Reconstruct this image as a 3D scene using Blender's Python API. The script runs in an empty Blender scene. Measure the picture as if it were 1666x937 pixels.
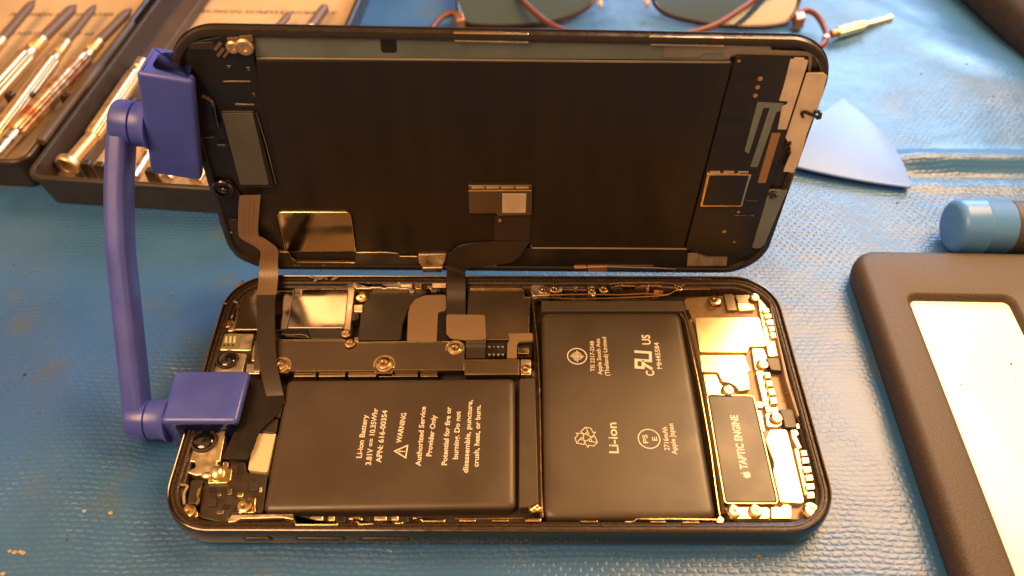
import bpy, bmesh, math, random
from mathutils import Vector, Matrix, Euler
random.seed(7)
SC = bpy.context.scene
COL = SC.collection
S = 0.001                                   # everything below is written in millimetres
rad = math.radians

# ---------------------------------------------------------------- camera
W, H, FPX = 1666.0, 937.0, 1310.07
CAMP = Vector((2.53, -105.14, 166.93))
CAME = Euler((0.7069, -0.0023, 0.0010), 'XYZ')
cam = bpy.data.objects.new('camera', bpy.data.cameras.new('camera'))
COL.objects.link(cam); SC.camera = cam
cam.location = CAMP * S; cam.rotation_euler = CAME
cam.data.sensor_width = 36; cam.data.lens = 36 * FPX / W
cam.data.clip_start = 0.01; cam.data.clip_end = 20
cam.data.dof.use_dof = True
cam.data.dof.focus_distance = 0.192
cam.data.dof.aperture_fstop = 13
RM = CAME.to_matrix()

# ---------------------------------------------------------------- world, lamps, exposure
SC.view_settings.view_transform = 'Standard'
SC.view_settings.look = 'None'
SC.view_settings.exposure = 0.0
wd = bpy.data.worlds.new('World'); SC.world = wd; wd.use_nodes = True
wn = wd.node_tree; bg = wn.nodes['Background']
tc = wn.nodes.new('ShaderNodeTexCoord'); mp = wn.nodes.new('ShaderNodeMapping')
nz = wn.nodes.new('ShaderNodeTexNoise'); cr = wn.nodes.new('ShaderNodeValToRGB')
mp.inputs['Location'].default_value = (1.3, 0.2, 2.1)
nz.inputs['Scale'].default_value = 1.6; nz.inputs['Detail'].default_value = 1.5
e = cr.color_ramp.elements
e[0].position = 0.41; e[0].color = (0.13, 0.056, 0.018, 1)
e[1].position = 0.61; e[1].color = (1.45, 0.62, 0.17, 1)
wn.links.new(tc.outputs['Generated'], mp.inputs['Vector'])
wn.links.new(mp.outputs['Vector'], nz.inputs['Vector'])
wn.links.new(nz.outputs['Fac'], cr.inputs['Fac'])
wn.links.new(cr.outputs['Color'], bg.inputs['Color'])
bg.inputs['Strength'].default_value = 0.9

def area(name, loc, target, size, watts, color, size_y=None, shape='DISK'):
    l = bpy.data.lights.new(name, 'AREA'); l.energy = watts; l.color = color
    l.shape = shape; l.size = size * S
    if size_y: l.shape = 'RECTANGLE'; l.size_y = size_y * S
    o = bpy.data.objects.new(name, l); COL.objects.link(o)
    o.location = Vector(loc) * S
    o.rotation_euler = (Vector(target) - Vector(loc)).to_track_quat('-Z', 'Y').to_euler()
    return o
area('desk_lamp_light', (222, 160, 295), (60, 10, 0), 225, 2.9, (1.0, 0.55, 0.21))
area('window_light', (300, 620, 300), (60, 100, 0), 360, 4.3, (0.50, 0.72, 1.0), 240)
area('fill_light', (-350, -250, 700), (0, 0, 0), 500, 8.5, (1.0, 0.56, 0.26))  # warm fill, added to lift the near mat and the display's inner side

# ---------------------------------------------------------------- geometry of the view: a traced pixel goes to its real plane
def ray(px, py):
    return RM @ Vector((px - W / 2, H / 2 - py, -FPX))
def Bp(px, py, z):
    d = ray(px, py); t = (z - CAMP.z) / d.z
    return CAMP + d * t
# the raised display: its own frame (u along the length, v up, h out of its back)
LT, LTZ, LTR = 1.51, 0.0171, -0.0265
LO = Vector((-0.4878, 38.157, 6.3029))
_d = Vector((-math.sin(LTZ) * math.cos(LT), math.cos(LTZ) * math.cos(LT), math.sin(LT)))
_x = Vector((math.cos(LTZ), math.sin(LTZ), 0))
LX = _x * math.cos(LTR) + _d * math.sin(LTR)
LD = _d * math.cos(LTR) - _x * math.sin(LTR)
LN = LX.cross(LD)
def LF(u, v, h): return LO + LX * u + LD * v + LN * h
def Lp(px, py, h):
    d = ray(px, py); o = LO + LN * h
    t = (o - CAMP).dot(LN) / d.dot(LN)
    q = CAMP + d * t - o
    return (q.dot(LX), q.dot(LD))
def ID(x, y, z): return Vector((x, y, z))

# ---------------------------------------------------------------- objects
def thing(name, label, cat, loc=(0, 0, 0), group=None):
    o = bpy.data.objects.new(name, None); COL.objects.link(o)
    o.empty_display_size = 0.01
    o.location = Vector(loc) * S; o['label'] = label; o['category'] = cat
    if group: o['group'] = group
    return o
def worldloc(o):
    v = Vector((0, 0, 0))
    while o is not None: v += o.location; o = o.parent
    return v
def obj(name, bm, mat, parent=None, loc=None, label=None, sharp=38):
    """one mesh object; the bmesh is in world millimetres (or relative to loc, also millimetres)"""
    bmesh.ops.recalc_face_normals(bm, faces=bm.faces)
    me = bpy.data.meshes.new(name)
    off = worldloc(parent) / S if parent else Vector((0, 0, 0))
    for v in bm.verts:
        v.co = (v.co if loc is not None else v.co - off) * S
    bm.to_mesh(me); bm.free()
    for p in me.polygons: p.use_smooth = True
    me.set_sharp_from_angle(angle=rad(sharp))
    o = bpy.data.objects.new(name, me); COL.objects.link(o)
    me.materials.append(mat)
    if parent: o.parent = parent
    if loc is not None: o.location = (Vector(loc) - off) * S
    if label: o['label'] = label
    return o
def tag(o, label, cat=None, group=None, kind=None):
    if label: o['label'] = label
    if cat: o['category'] = cat
    if group: o['group'] = group
    if kind: o['kind'] = kind
    return o
def dup(o, loc, parent, label=None, rz=0):
    c = o.copy(); COL.objects.link(c); c.parent = parent
    off = worldloc(parent) / S
    c.location = (Vector(loc) - off) * S; c.rotation_euler = (0, 0, rz)
    if label: c['label'] = label
    for g in list(o.children):
        d = g.copy(); COL.objects.link(d); d.parent = c
    return c
def NB(): return bmesh.new()

# polygons ---------------------------------------------------------
def area2(p):
    return sum(p[i][0] * p[(i + 1) % len(p)][1] - p[(i + 1) % len(p)][0] * p[i][1] for i in range(len(p)))
def ccw(p): return list(p) if area2(p) > 0 else list(p)[::-1]
def rnd(poly, r, n=5):
    poly = ccw(poly); out = []; N = len(poly)
    rs = r if isinstance(r, (list, tuple)) else [r] * N
    for i in range(N):
        a = Vector(poly[i - 1][:2]); b = Vector(poly[i][:2]); c = Vector(poly[(i + 1) % N][:2])
        u = a - b; w = c - b; lu, lw = u.length, w.length
        if lu < 1e-6 or lw < 1e-6: continue
        u /= lu; w /= lw
        ang = math.acos(max(-1, min(1, u.dot(w))))
        if ang > 3.0 or rs[i] <= 0: out.append((b.x, b.y)); continue
        t = min(rs[i] / math.tan(ang / 2), lu * .47, lw * .47)
        p0 = b + u * t; p1 = b + w * t
        for k in range(n + 1):
            s = k / n
            q = p0 * (1 - s) ** 2 + b * (2 * s * (1 - s)) + p1 * s * s
            out.append((q.x, q.y))
    return out
def inset(poly, d):
    N = len(poly); out = []
    for i in range(N):
        a = Vector(poly[i - 1]); b = Vector(poly[i]); c = Vector(poly[(i + 1) % N])
        e1 = b - a; e2 = c - b
        if e1.length < 1e-9: e1 = e2
        if e2.length < 1e-9: e2 = e1
        n1 = Vector((-e1.y, e1.x)).normalized(); n2 = Vector((-e2.y, e2.x)).normalized()
        m = n1 + n2
        if m.length < 1e-6: m = n1
        m.normalize(); k = d / max(.35, m.dot(n1))
        out.append((b.x + m.x * k, b.y + m.y * k))
    return out
def rrect(cx, cy, w, h, r, n=10):
    out = []
    for (sx, sy, a0) in ((1, -1, -90), (1, 1, 0), (-1, 1, 90), (-1, -1, 180)):
        for k in range(n + 1):
            a = rad(a0 + 90 * k / n)
            out.append((cx + sx * (w / 2 - r) + r * math.cos(a), cy + sy * (h / 2 - r) + r * math.sin(a)))
    return out
def loft(bm, loops, cap0=True, cap1=True, closed=True):
    rows = [[bm.verts.new(p) for p in L] for L in loops]
    for a, b in zip(rows, rows[1:]):
        n = len(a)
        for i in range(n if closed else n - 1):
            j = (i + 1) % n
            try: bm.faces.new((a[i], a[j], b[j], b[i]))
            except ValueError: pass
    if cap0: bm.faces.new(rows[0][::-1])
    if cap1: bm.faces.new(rows[-1])
    return rows
def extr(bm, poly, prof, F=ID, cap0=True, cap1=True):
    poly = ccw(poly)
    loft(bm, [[F(x, y, z) for x, y in (inset(poly, d) if abs(d) > 1e-9 else poly)] for d, z in prof], cap0, cap1)
def bevprof(z0, z1, b, both=False, n=3):
    P = []
    if both: P += [(b * 1.15, z0)] + [(b * (1 - math.sin(rad(90 * k / n))), z0 + b * (1 - math.cos(rad(90 * k / n)))) for k in range(n + 1)]
    else: P += [(0, z0)]
    P += [(b * (1 - math.cos(rad(90 * k / n))), z1 - b + b * math.sin(rad(90 * k / n))) for k in range(n + 1)]
    P += [(b * 1.15, z1)]
    return P
def slab(bm, poly, z0, z1, r=0.0, b=0.08, F=ID, both=False):
    p = rnd(poly, r) if r else ccw(poly)
    extr(bm, p, bevprof(z0, z1, b, both), F)
def BP(pts, z): return [tuple(Bp(x, y, z)[:2]) for x, y in pts]
def LP(pts, h): return [Lp(x, y, h) for x, y in pts]
def cv(ox, oy, s, pts): return [(ox + x / s, oy + y / s) for x, y in pts]
def LFF(u, v, h): return LF(u, v, h)

def frames(path, closed=False):
    N = len(path); T = []
    for i in range(N):
        a = path[i - 1] if (i or closed) else path[i]
        b = path[(i + 1) % N] if (i < N - 1 or closed) else path[i]
        T.append((b - a).normalized())
    return T
def tube(bm, path, r, n=8, up=Vector((0, 0, 1)), closed=False, sec=None, cap=True):
    path = [Vector(p) for p in path]; T = frames(path, closed); loops = []
    for i, (p, t) in enumerate(zip(path, T)):
        u = up - t * up.dot(t)
        if u.length < 1e-4: u = Vector((1, 0, 0)) - t * t.x
        u.normalize(); w = t.cross(u)
        ri = r[i] if isinstance(r, (list, tuple)) else r
        if sec: loops.append([p + w * a * ri + u * b * ri for a, b in sec])
        else: loops.append([p + (w * math.cos(2 * math.pi * k / n) + u * math.sin(2 * math.pi * k / n)) * ri for k in range(n)])
    if closed: loops.append(loops[0])
    loft(bm, loops, cap and not closed, cap and not closed)
def lathe(bm, A, B, prof, n=28, flute=0, fd=0.0, fr=None):
    A = Vector(A); B = Vector(B); t = (B - A).normalized()
    u = Vector((0, 0, 1)) - t * t.z
    if u.length < 1e-3: u = Vector((1, 0, 0))
    u.normalize(); w = t.cross(u); loops = []
    for d, r in prof:
        L = []
        for k in range(n):
            a = 2 * math.pi * k / n
            rr = max(r, 1e-3)
            if flute and (fr is None or fr[0] <= d <= fr[1]):
                rr *= 1 - fd * (0.5 + 0.5 * math.cos(flute * a))
            L.append(A + t * d + (u * math.cos(a) + w * math.sin(a)) * rr)
        loops.append(L)
    loft(bm, loops)
def crom(pts, n=6):
    P = [Vector(p) for p in pts]; P = [P[0]] + P + [P[-1]]; out = []
    for i in range(1, len(P) - 2):
        for k in range(n):
            t = k / n; a, b, c, d = P[i - 1:i + 3]
            out.append(0.5 * ((2 * b) + (c - a) * t + (2 * a - 5 * b + 4 * c - d) * t * t + (3 * b - a - 3 * c + d) * t ** 3))
    out.append(P[-2]); return out
def ribbon(bm, Ls, Rs, th=0.12, n=6, smooth=True):
    A = crom(Ls, n) if smooth else [Vector(p) for p in Ls]
    C = crom(Rs, n) if smooth else [Vector(p) for p in Rs]
    loops = []
    for i in range(len(A)):
        j0, j1 = max(0, i - 1), min(len(A) - 1, i + 1)
        t = ((A[j1] + C[j1]) - (A[j0] + C[j0])); s = C[i] - A[i]
        nn = t.cross(s); nn.normalize()
        if nn.z < 0 and abs(nn.z) > .2 or (abs(nn.z) <= .2 and nn.y > 0): nn = -nn
        nn *= th / 2
        e = s.normalized() * th * .4
        loops.append([A[i] - nn, A[i] - e, A[i] + nn, C[i] + nn, C[i] + e, C[i] - nn])
    loft(bm, loops)
def stroke(bm, pts, w, z, F=ID, closed=False, th=0.02):
    """flat printed line"""
    P = [Vector((p[0], p[1])) for p in pts]; N = len(P); Lf = []; Rt = []
    for i in range(N):
        a = P[i - 1] if (i or closed) else P[i]; c = P[(i + 1) % N] if (i < N - 1 or closed) else P[i]
        b = P[i]; e1 = (b - a); e2 = (c - b)
        if e1.length < 1e-9: e1 = e2
        if e2.length < 1e-9: e2 = e1
        n1 = Vector((-e1.y, e1.x)).normalized(); n2 = Vector((-e2.y, e2.x)).normalized()
        m = (n1 + n2); m = m.normalized() if m.length > 1e-6 else n1
        k = w / 2 / max(.45, m.dot(n1))
        Lf.append(b + m * k); Rt.append(b - m * k)
    if closed: Lf.append(Lf[0]); Rt.append(Rt[0])
    lo = [[F(l.x, l.y, z), F(l.x, l.y, z + th), F(r.x, r.y, z + th), F(r.x, r.y, z)] for l, r in zip(Lf, Rt)]
    loft(bm, lo, not closed, not closed)
def rimtube(bm, poly, z, r, F=ID, closed=True, up=None):
    path = [F(x, y, z) for x, y in poly]
    tube(bm, path, r, 6, up or (F(0, 0, 1) - F(0, 0, 0)), closed)
def text(bm, s, A, B, caph, z, F=ID, th=0.02, bold=0.0, shear=0.0):
    cu = bpy.data.curves.new('t', 'FONT'); cu.body = s; cu.size = 1; cu.offset = bold; cu.shear = shear
    cu.resolution_u = 3
    o = bpy.data.objects.new('t', cu); COL.objects.link(o)
    me = bpy.data.meshes.new_from_object(o)
    bpy.data.objects.remove(o)
    xs = [v.co.x for v in me.vertices]; x0, x1 = min(xs), max(xs)
    A = Vector(A); B = Vector(B); e = (B - A); Lg = e.length; e /= Lg; n = Vector((-e.y, e.x))
    k = Lg / (x1 - x0); ky = caph / 0.69
    vs = []
    for v in me.vertices:
        q = A + e * ((v.co.x - x0) * k) + n * (v.co.y * ky)
        vs.append(bm.verts.new(F(q.x, q.y, z + th)))
    for p in me.polygons:
        try: bm.faces.new([vs[i] for i in p.vertices])
        except ValueError: pass
    bpy.data.meshes.remove(me); bpy.data.curves.remove(cu)

# ---------------------------------------------------------------- materials
def mat(name, col, rough=0.5, metal=0.0, spec=0.5, coat=0.0, coatr=0.1, noise=0.0, nscale=600, bump=0.0, bscale=1500,
        rvar=0.0, rscale=250, trans=0.0, ior=1.45, col2=None, sub=0.0, aniso=0.0, alpha=1.0, detail=4, stretch=None):
    m = bpy.data.materials.new(name); m.use_nodes = True
    nt = m.node_tree; b = nt.nodes['Principled BSDF']; Lk = nt.links.new
    b.inputs['Base Color'].default_value = (*col, 1); b.inputs['Roughness'].default_value = rough
    b.inputs['Metallic'].default_value = metal; b.inputs['Specular IOR Level'].default_value = spec
    b.inputs['Coat Weight'].default_value = coat; b.inputs['Coat Roughness'].default_value = coatr
    b.inputs['Transmission Weight'].default_value = trans; b.inputs['IOR'].default_value = ior
    b.inputs['Subsurface Weight'].default_value = sub; b.inputs['Subsurface Scale'].default_value = 0.002
    b.inputs['Anisotropic'].default_value = aniso; b.inputs['Alpha'].default_value = alpha
    t = nt.nodes.new('ShaderNodeTexCoord'); vec = t.outputs['Object']
    if stretch:
        mm = nt.nodes.new('ShaderNodeMapping'); mm.inputs['Scale'].default_value = stretch
        Lk(vec, mm.inputs['Vector']); vec = mm.outputs['Vector']
    if noise or col2:
        n = nt.nodes.new('ShaderNodeTexNoise'); n.inputs['Scale'].default_value = nscale; n.inputs['Detail'].default_value = detail
        Lk(vec, n.inputs['Vector'])
        r = nt.nodes.new('ShaderNodeValToRGB')
        c2 = col2 or tuple(min(1, c * (1 + noise)) for c in col); c1 = col if col2 else tuple(c * (1 - noise) for c in col)
        r.color_ramp.elements[0].position = .38; r.color_ramp.elements[1].position = .64
        r.color_ramp.elements[0].color = (*c1, 1); r.color_ramp.elements[1].color = (*c2, 1)
        Lk(n.outputs['Fac'], r.inputs['Fac']); Lk(r.outputs['Color'], b.inputs['Base Color'])
    if rvar:
        n = nt.nodes.new('ShaderNodeTexNoise'); n.inputs['Scale'].default_value = rscale; n.inputs['Detail'].default_value = 5
        Lk(vec, n.inputs['Vector'])
        r = nt.nodes.new('ShaderNodeMapRange'); r.inputs[1].default_value = .35; r.inputs[2].default_value = .7
        r.inputs[3].default_value = max(.02, rough - rvar); r.inputs[4].default_value = min(1, rough + rvar)
        Lk(n.outputs['Fac'], r.inputs['Value']); Lk(r.outputs['Result'], b.inputs['Roughness'])
    if bump:
        n = nt.nodes.new('ShaderNodeTexNoise'); n.inputs['Scale'].default_value = bscale; n.inputs['Detail'].default_value = 3
        Lk(vec, n.inputs['Vector'])
        k = nt.nodes.new('ShaderNodeBump'); k.inputs['Strength'].default_value = min(1, bump); k.inputs['Distance'].default_value = 0.0001 * max(1, bump)
        Lk(n.outputs['Fac'], k.inputs['Height']); Lk(k.outputs['Normal'], b.inputs['Normal'])
    return m
M = {}
M['steel_dark'] = mat('dark_polished_steel', (0.17, 0.14, 0.115), .20, 1.0, rvar=.06, rscale=400)
M['gasket'] = mat('rough_gasket_residue', (0.035, 0.022, 0.015), .38, .1, noise=.5, nscale=2600, bump=.8, bscale=3800, rvar=.2, rscale=1800)
M['floor'] = mat('midframe_dark', (0.045, 0.034, 0.026), .42, .35, noise=.25, nscale=300, rvar=.12)
M['battery'] = mat('battery_wrap', (0.050, 0.037, 0.028), .42, 0, .75, noise=.06, nscale=90, bump=.12, bscale=2500, rvar=.09, rscale=70)
M['battery_tab'] = mat('battery_tab', (0.055, 0.042, 0.032), .40, 0, .6, rvar=.05)
M['print'] = mat('print_ink', (0.66, 0.60, 0.54), .6)
M['shield'] = mat('shield_metal', (0.42, 0.36, 0.29), .12, 1.0, rvar=.04, rscale=120, bump=.10, bscale=260)
M['shield_satin'] = mat('shield_satin', (0.30, 0.24, 0.18), .32, 1.0, rvar=.015, rscale=200)
M['shield_dark'] = mat('graphite_sheet', (0.045, 0.037, 0.030), .38, .25, rvar=.08, rscale=120)
M['black'] = mat('black_plastic', (0.012, 0.010, 0.009), .38, 0, .5, rvar=.1)
M['black_soft'] = mat('black_soft', (0.018, 0.014, 0.012), .55, 0, .4, noise=.3, nscale=500)
M['board_tan'] = mat('tan_board', (0.17, 0.105, 0.05), .34, .1, .7, noise=.15, nscale=300)
M['gold'] = mat('gold_contact', (0.80, 0.60, 0.34), .24, 1.0, rvar=.08, rscale=500)
M['tin'] = mat('tinned_steel', (0.78, 0.68, 0.54), .36, 1.0, rvar=.1, rscale=500, bump=.2, bscale=900)
M['bright'] = mat('bright_steel', (0.96, 0.82, 0.54), .32, 1.0, rvar=.02, rscale=400)
M['flex'] = mat('flex_cable', (0.20, 0.135, 0.080), .38, 0, .6, rvar=.06, rscale=200)
M['flex_dark'] = mat('flex_cable_dark', (0.030, 0.022, 0.017), .38, 0, .5, rvar=.06)
M['copper'] = mat('copper_pad', (0.55, 0.27, 0.12), .4, .7)
M['orange'] = mat('polyimide', (0.26, 0.145, 0.06), .45, 0, .5)
M['pcb_green'] = mat('pcb_green', (0.16, 0.17, 0.07), .4)
M['cream'] = mat('cream_label', (0.62, 0.50, 0.34), .5, 0, .5)
M['grey_sticker'] = mat('grey_sticker', (0.20, 0.17, 0.14), .6, noise=.25, nscale=700, stretch=(4, .3, .3))
M['lens'] = mat('lens_glass', (0.005, 0.005, 0.008), .06, 0, .9, coat=1, coatr=.02)
M['lens_ring'] = mat('lens_ring', (0.06, 0.045, 0.035), .35, .4)
M['lcd'] = mat('display_back_plate', (0.024, 0.018, 0.014), .36, .3, .5, rvar=.12, rscale=60, stretch=(3, 1, .25))
M['lid_rim'] = mat('display_rim', (0.022, 0.018, 0.015), .30, 0, .6, rvar=.12, rscale=300, bump=.3, bscale=700)
M['lid_teal'] = mat('display_band_metal', (0.15, 0.185, 0.18), .42, .2, .5, noise=.12, nscale=60)
M['lid_grey'] = mat('display_grey_foil', (0.26, 0.23, 0.19), .42, .4, .5, noise=.1, nscale=150)
M['silver_foil'] = mat('silver_foil', (0.66, 0.55, 0.43), .45, .35, .5, noise=.10, nscale=200, bump=.2, bscale=500)
M['speaker'] = mat('speaker_plate', (0.10, 0.105, 0.09), .5, .2, .5, noise=.08, nscale=80)
M['glass_black'] = mat('screen_glass', (0.004, 0.004, 0.005), .08, 0, .6)
M['blue'] = mat('blue_plastic', (0.055, 0.086, 0.50), .40, 0, .8, sub=.15, bump=.16, bscale=700, rvar=.12, rscale=130, noise=.10, nscale=70)
M['tray'] = mat('black_tray_plastic', (0.030, 0.022, 0.018), .38, 0, .5, rvar=.1, rscale=150, bump=.2, bscale=900)
M['tray_inner'] = mat('brown_tray_wall', (0.075, 0.055, 0.042), .5, 0, .5, noise=.15, nscale=60)
M['liner'] = mat('cream_card', (0.50, 0.37, 0.22), .7, 0, .3, noise=.10, nscale=40)
M['liner_ink'] = mat('liner_ink', (0.07, 0.05, 0.035), .7)
M['brass'] = mat('pale_gold_metal', (0.74, 0.56, 0.32), .46, 1.0, rvar=.08, rscale=300)
M['sleeve'] = mat('brown_tip_steel', (0.15, 0.10, 0.072), .5, .15)
M['rust'] = mat('rusted_metal', (0.62, 0.45, 0.28), .4, .7, col2=(0.30, 0.10, 0.03), nscale=260, rvar=.2, detail=6)
M['frame_dark'] = mat('eyewear_frame', (0.045, 0.030, 0.030), .25, .6)
M['temple'] = mat('copper_brown_temple', (0.13, 0.042, 0.026), .36, .1, .35)
M['temple_metal'] = mat('copper_hinge', (0.50, 0.24, 0.12), .35, .8)
M['sunlens'] = mat('tinted_lens', (0.10, 0.17, 0.21), .05, 0, .5, trans=0.6, ior=1.45)
M['pad'] = mat('nose_pad', (0.75, 0.62, 0.5), .2, 0, .6, trans=.4)
M['pick'] = mat('pale_blue_plastic', (0.13, 0.28, 0.74), .42, 0, .5, sub=.2)
M['capblue'] = mat('sky_blue_cap', (0.070, 0.22, 0.60), .32, 0, .5, bump=.1, bscale=600)
M['handle'] = mat('grey_brown_grip', (0.06, 0.05, 0.045), .5, 0, .5, noise=.15, nscale=400)
M['casing'] = mat('speckled_brown_casing', (0.052, 0.038, 0.028), .55, 0, .5, noise=.40, nscale=3000, bump=.6, bscale=4200)
M['panel'] = mat('white_panel', (0.90, 0.89, 0.86), .22, 0, .5, noise=.02, nscale=20)
M['bag'] = mat('dark_fabric', (0.020, 0.017, 0.018), .8, noise=.3, nscale=300)
M['crumb'] = mat('crumbs', (0.16, 0.11, 0.07), .8, noise=.5, nscale=200)
M['worn'] = mat('pale_fluff', (0.36, 0.34, 0.27), .8)
M['glue'] = mat('clear_glue', (0.30, 0.28, 0.25), .12, 0, .8, trans=.5, noise=.3)

def mat_mat():
    m = bpy.data.materials.new('woven_blue_vinyl'); m.use_nodes = True
    nt = m.node_tree; b = nt.nodes['Principled BSDF']; Lk = nt.links.new
    N = lambda t: nt.nodes.new(t)
    t = N('ShaderNodeTexCoord'); P = t.outputs['Object']
    # slight warping of the weave
    wn_ = N('ShaderNodeTexNoise'); wn_.inputs['Scale'].default_value = 35; Lk(P, wn_.inputs['Vector'])
    sc = N('ShaderNodeVectorMath'); sc.operation = 'SCALE'; sc.inputs['Scale'].default_value = 0.0035; Lk(wn_.outputs['Color'], sc.inputs[0])
    wn2 = N('ShaderNodeTexNoise'); wn2.inputs['Scale'].default_value = 420; Lk(P, wn2.inputs['Vector'])
    sc2 = N('ShaderNodeVectorMath'); sc2.operation = 'SCALE'; sc2.inputs['Scale'].default_value = 0.0011; Lk(wn2.outputs['Color'], sc2.inputs[0])
    ad = N('ShaderNodeVectorMath'); Lk(P, ad.inputs[0]); Lk(sc.outputs[0], ad.inputs[1])
    ad2 = N('ShaderNodeVectorMath'); Lk(ad.outputs[0], ad2.inputs[0]); Lk(sc2.outputs[0], ad2.inputs[1])
    br = N('ShaderNodeTexBrick')
    br.inputs['Scale'].default_value = 1.0; br.inputs['Brick Width'].default_value = 0.0022; br.inputs['Row Height'].default_value = 0.00125
    br.inputs['Mortar Size'].default_value = 0.00058; br.inputs['Mortar Smooth'].default_value = 1.0
    br.inputs['Color1'].default_value = (1, 1, 1, 1); br.inputs['Color2'].default_value = (.7, .7, .7, 1); br.inputs['Mortar'].default_value = (0, 0, 0, 1)
    Lk(ad2.outputs[0], br.inputs['Vector'])
    big = N('ShaderNodeTexNoise'); big.inputs['Scale'].default_value = 22; big.inputs['Detail'].default_value = 4; Lk(P, big.inputs['Vector'])
    fine = N('ShaderNodeTexNoise'); fine.inputs['Scale'].default_value = 700; fine.inputs['Detail'].default_value = 3; Lk(P, fine.inputs['Vector'])
    md = N('ShaderNodeTexNoise'); md.inputs['Scale'].default_value = 26; md.inputs['Detail'].default_value = 5; Lk(P, md.inputs['Vector'])
    mr = N('ShaderNodeMapRange'); mr.inputs[1].default_value = .36; mr.inputs[2].default_value = .66; mr.inputs[3].default_value = .25; mr.inputs[4].default_value = 1.15; Lk(md.outputs['Fac'], mr.inputs['Value'])
    mu = N('ShaderNodeMath'); mu.operation = 'MULTIPLY'; Lk(mr.outputs['Result'], mu.inputs[1])
    wr = N('ShaderNodeTexNoise'); wr.inputs['Scale'].default_value = 60; wr.inputs['Detail'].default_value = 2; Lk(P, wr.inputs['Vector'])
    wb = N('ShaderNodeBump'); wb.inputs['Strength'].default_value = .5; wb.inputs['Distance'].default_value = .0012; Lk(wr.outputs['Fac'], wb.inputs['Height'])
    bp = N('ShaderNodeBump'); Lk(wb.outputs['Normal'], bp.inputs['Normal']); bp.inputs['Strength'].default_value = 0.5; bp.inputs['Distance'].default_value = 0.00018
    fm = N('ShaderNodeMath'); fm.operation = 'MULTIPLY_ADD'; fm.inputs[1].default_value = .5
    Lk(fine.outputs['Fac'], fm.inputs[0])
    Lk(fm.outputs[0], bp.inputs['Height']); Lk(bp.outputs['Normal'], b.inputs['Normal'])
    r = N('ShaderNodeValToRGB'); r.color_ramp.elements[0].position = .35; r.color_ramp.elements[1].position = .7
    r.color_ramp.elements[0].color = (0.030, 0.121, 0.335, 1); r.color_ramp.elements[1].color = (0.047, 0.157, 0.415, 1)
    Lk(big.outputs['Fac'], r.inputs['Fac'])
    # grime
    g = N('ShaderNodeTexNoise'); g.inputs['Scale'].default_value = 55; g.inputs['Detail'].default_value = 8; Lk(P, g.inputs['Vector'])
    gr = N('ShaderNodeValToRGB'); gr.color_ramp.elements[0].position = .56; gr.color_ramp.elements[1].position = .78
    gr.color_ramp.elements[0].color = (0, 0, 0, 1); gr.color_ramp.elements[1].color = (.75, .75, .75, 1)
    Lk(g.outputs['Fac'], gr.inputs['Fac'])
    mx = N('ShaderNodeMixRGB'); mx.inputs['Color2'].default_value = (0.10, 0.13, 0.12, 1)
    Lk(gr.outputs['Color'], mx.inputs['Fac']); Lk(r.outputs['Color'], mx.inputs['Color1'])
    # threads a touch paler than the gaps between them
    mx2 = N('ShaderNodeMixRGB'); mx2.blend_type = 'MULTIPLY'; mx2.inputs['Fac'].default_value = .10
    Lk(mx.outputs['Color'], mx2.inputs['Color1']); Lk(br.outputs['Color'], mx2.inputs['Color2']); Lk(br.outputs['Color'], mu.inputs[0]); Lk(mu.outputs[0], fm.inputs[2])
    Lk(mx2.outputs['Color'], b.inputs['Base Color'])
    b.inputs['Roughness'].default_value = .30; b.inputs['Specular IOR Level'].default_value = .52
    return m
M['mat'] = mat_mat()

# ================================================================ THE SETTING: blue mat
def mat_height(x, y):
    z = 0.0
    g = lambda v, c, s: math.exp(-((v - c) / s) ** 2)
    sm = lambda v, a, b: max(0, min(1, (v - a) / (b - a)))
    k = sm(x, 112, 130)
    c = 86 + 1.2 * math.sin(x * .03)
    z += k * (3.8 * g(y, c + 4.5, 4.2) - 0.3 * g(y, c - 1, 3.0) + 0.7 * g(y, c - 6.5, 2.2))      # the fold behind the cap
    z += 3.5 * g(x, 215, 45) * g(y, 140, 20) + 2.0 * g(x * .8 + y * .6, 215, 14) * sm(y, 95, 130)
    z += 0.5 * g(y, 178, 12) * sm(x, 80, 130)
    z += 0.8 * math.sin(x * .035 + y * .02) * sm(abs(y - 20), 70, 120) * .6
    z += 0.5 * g(x * .9 + y * .35, -95, 6) * sm(-x, 80, 95) + 0.4 * g(x * .4 - y * .9, -30, 9) * sm(-x, 84, 110)
    # pressed down under the clip and the phone
    d = max(abs(x + 66) - 13, abs(y + 6) - 11, 0)
    z -= 1.9 * math.exp(-(d / 5.0) ** 2)
    for (cx, cy, hx, hy) in ((0, 0, 70, 34), (133, -10, 42, 52), (-150, 120, 90, 60)):
        dd = max(abs(x - cx) - hx, abs(y - cy) - hy)
        if dd < 14: z = min(z, max(0, z) * sm(dd, 0, 14)) if z > 0 else z
    return z - 0.05
xs = [-700, -500, -350, -280] + [-240 + 2.5 * i for i in range(193)] + [280, 350, 500, 700]
ys = [-500, -300, -160] + [-110 + 2.5 * i for i in range(74)] + [75 + .8 * i for i in range(38)] + [106 + 2.5 * i for i in range(60)] + [300, 420, 600, 900]
bm = NB()
rows = [[bm.verts.new((x, y, mat_height(x, y) if -245 < x < 245 and -115 < y < 260 else 0)) for x in xs] for y in ys]
for a, b_ in zip(rows, rows[1:]):
    for i in range(len(xs) - 1): bm.faces.new((a[i], a[i + 1], b_[i + 1], b_[i]))
mt = obj('table_mat', bm, M['mat']); tag(mt, None, None, None, 'structure')

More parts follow.
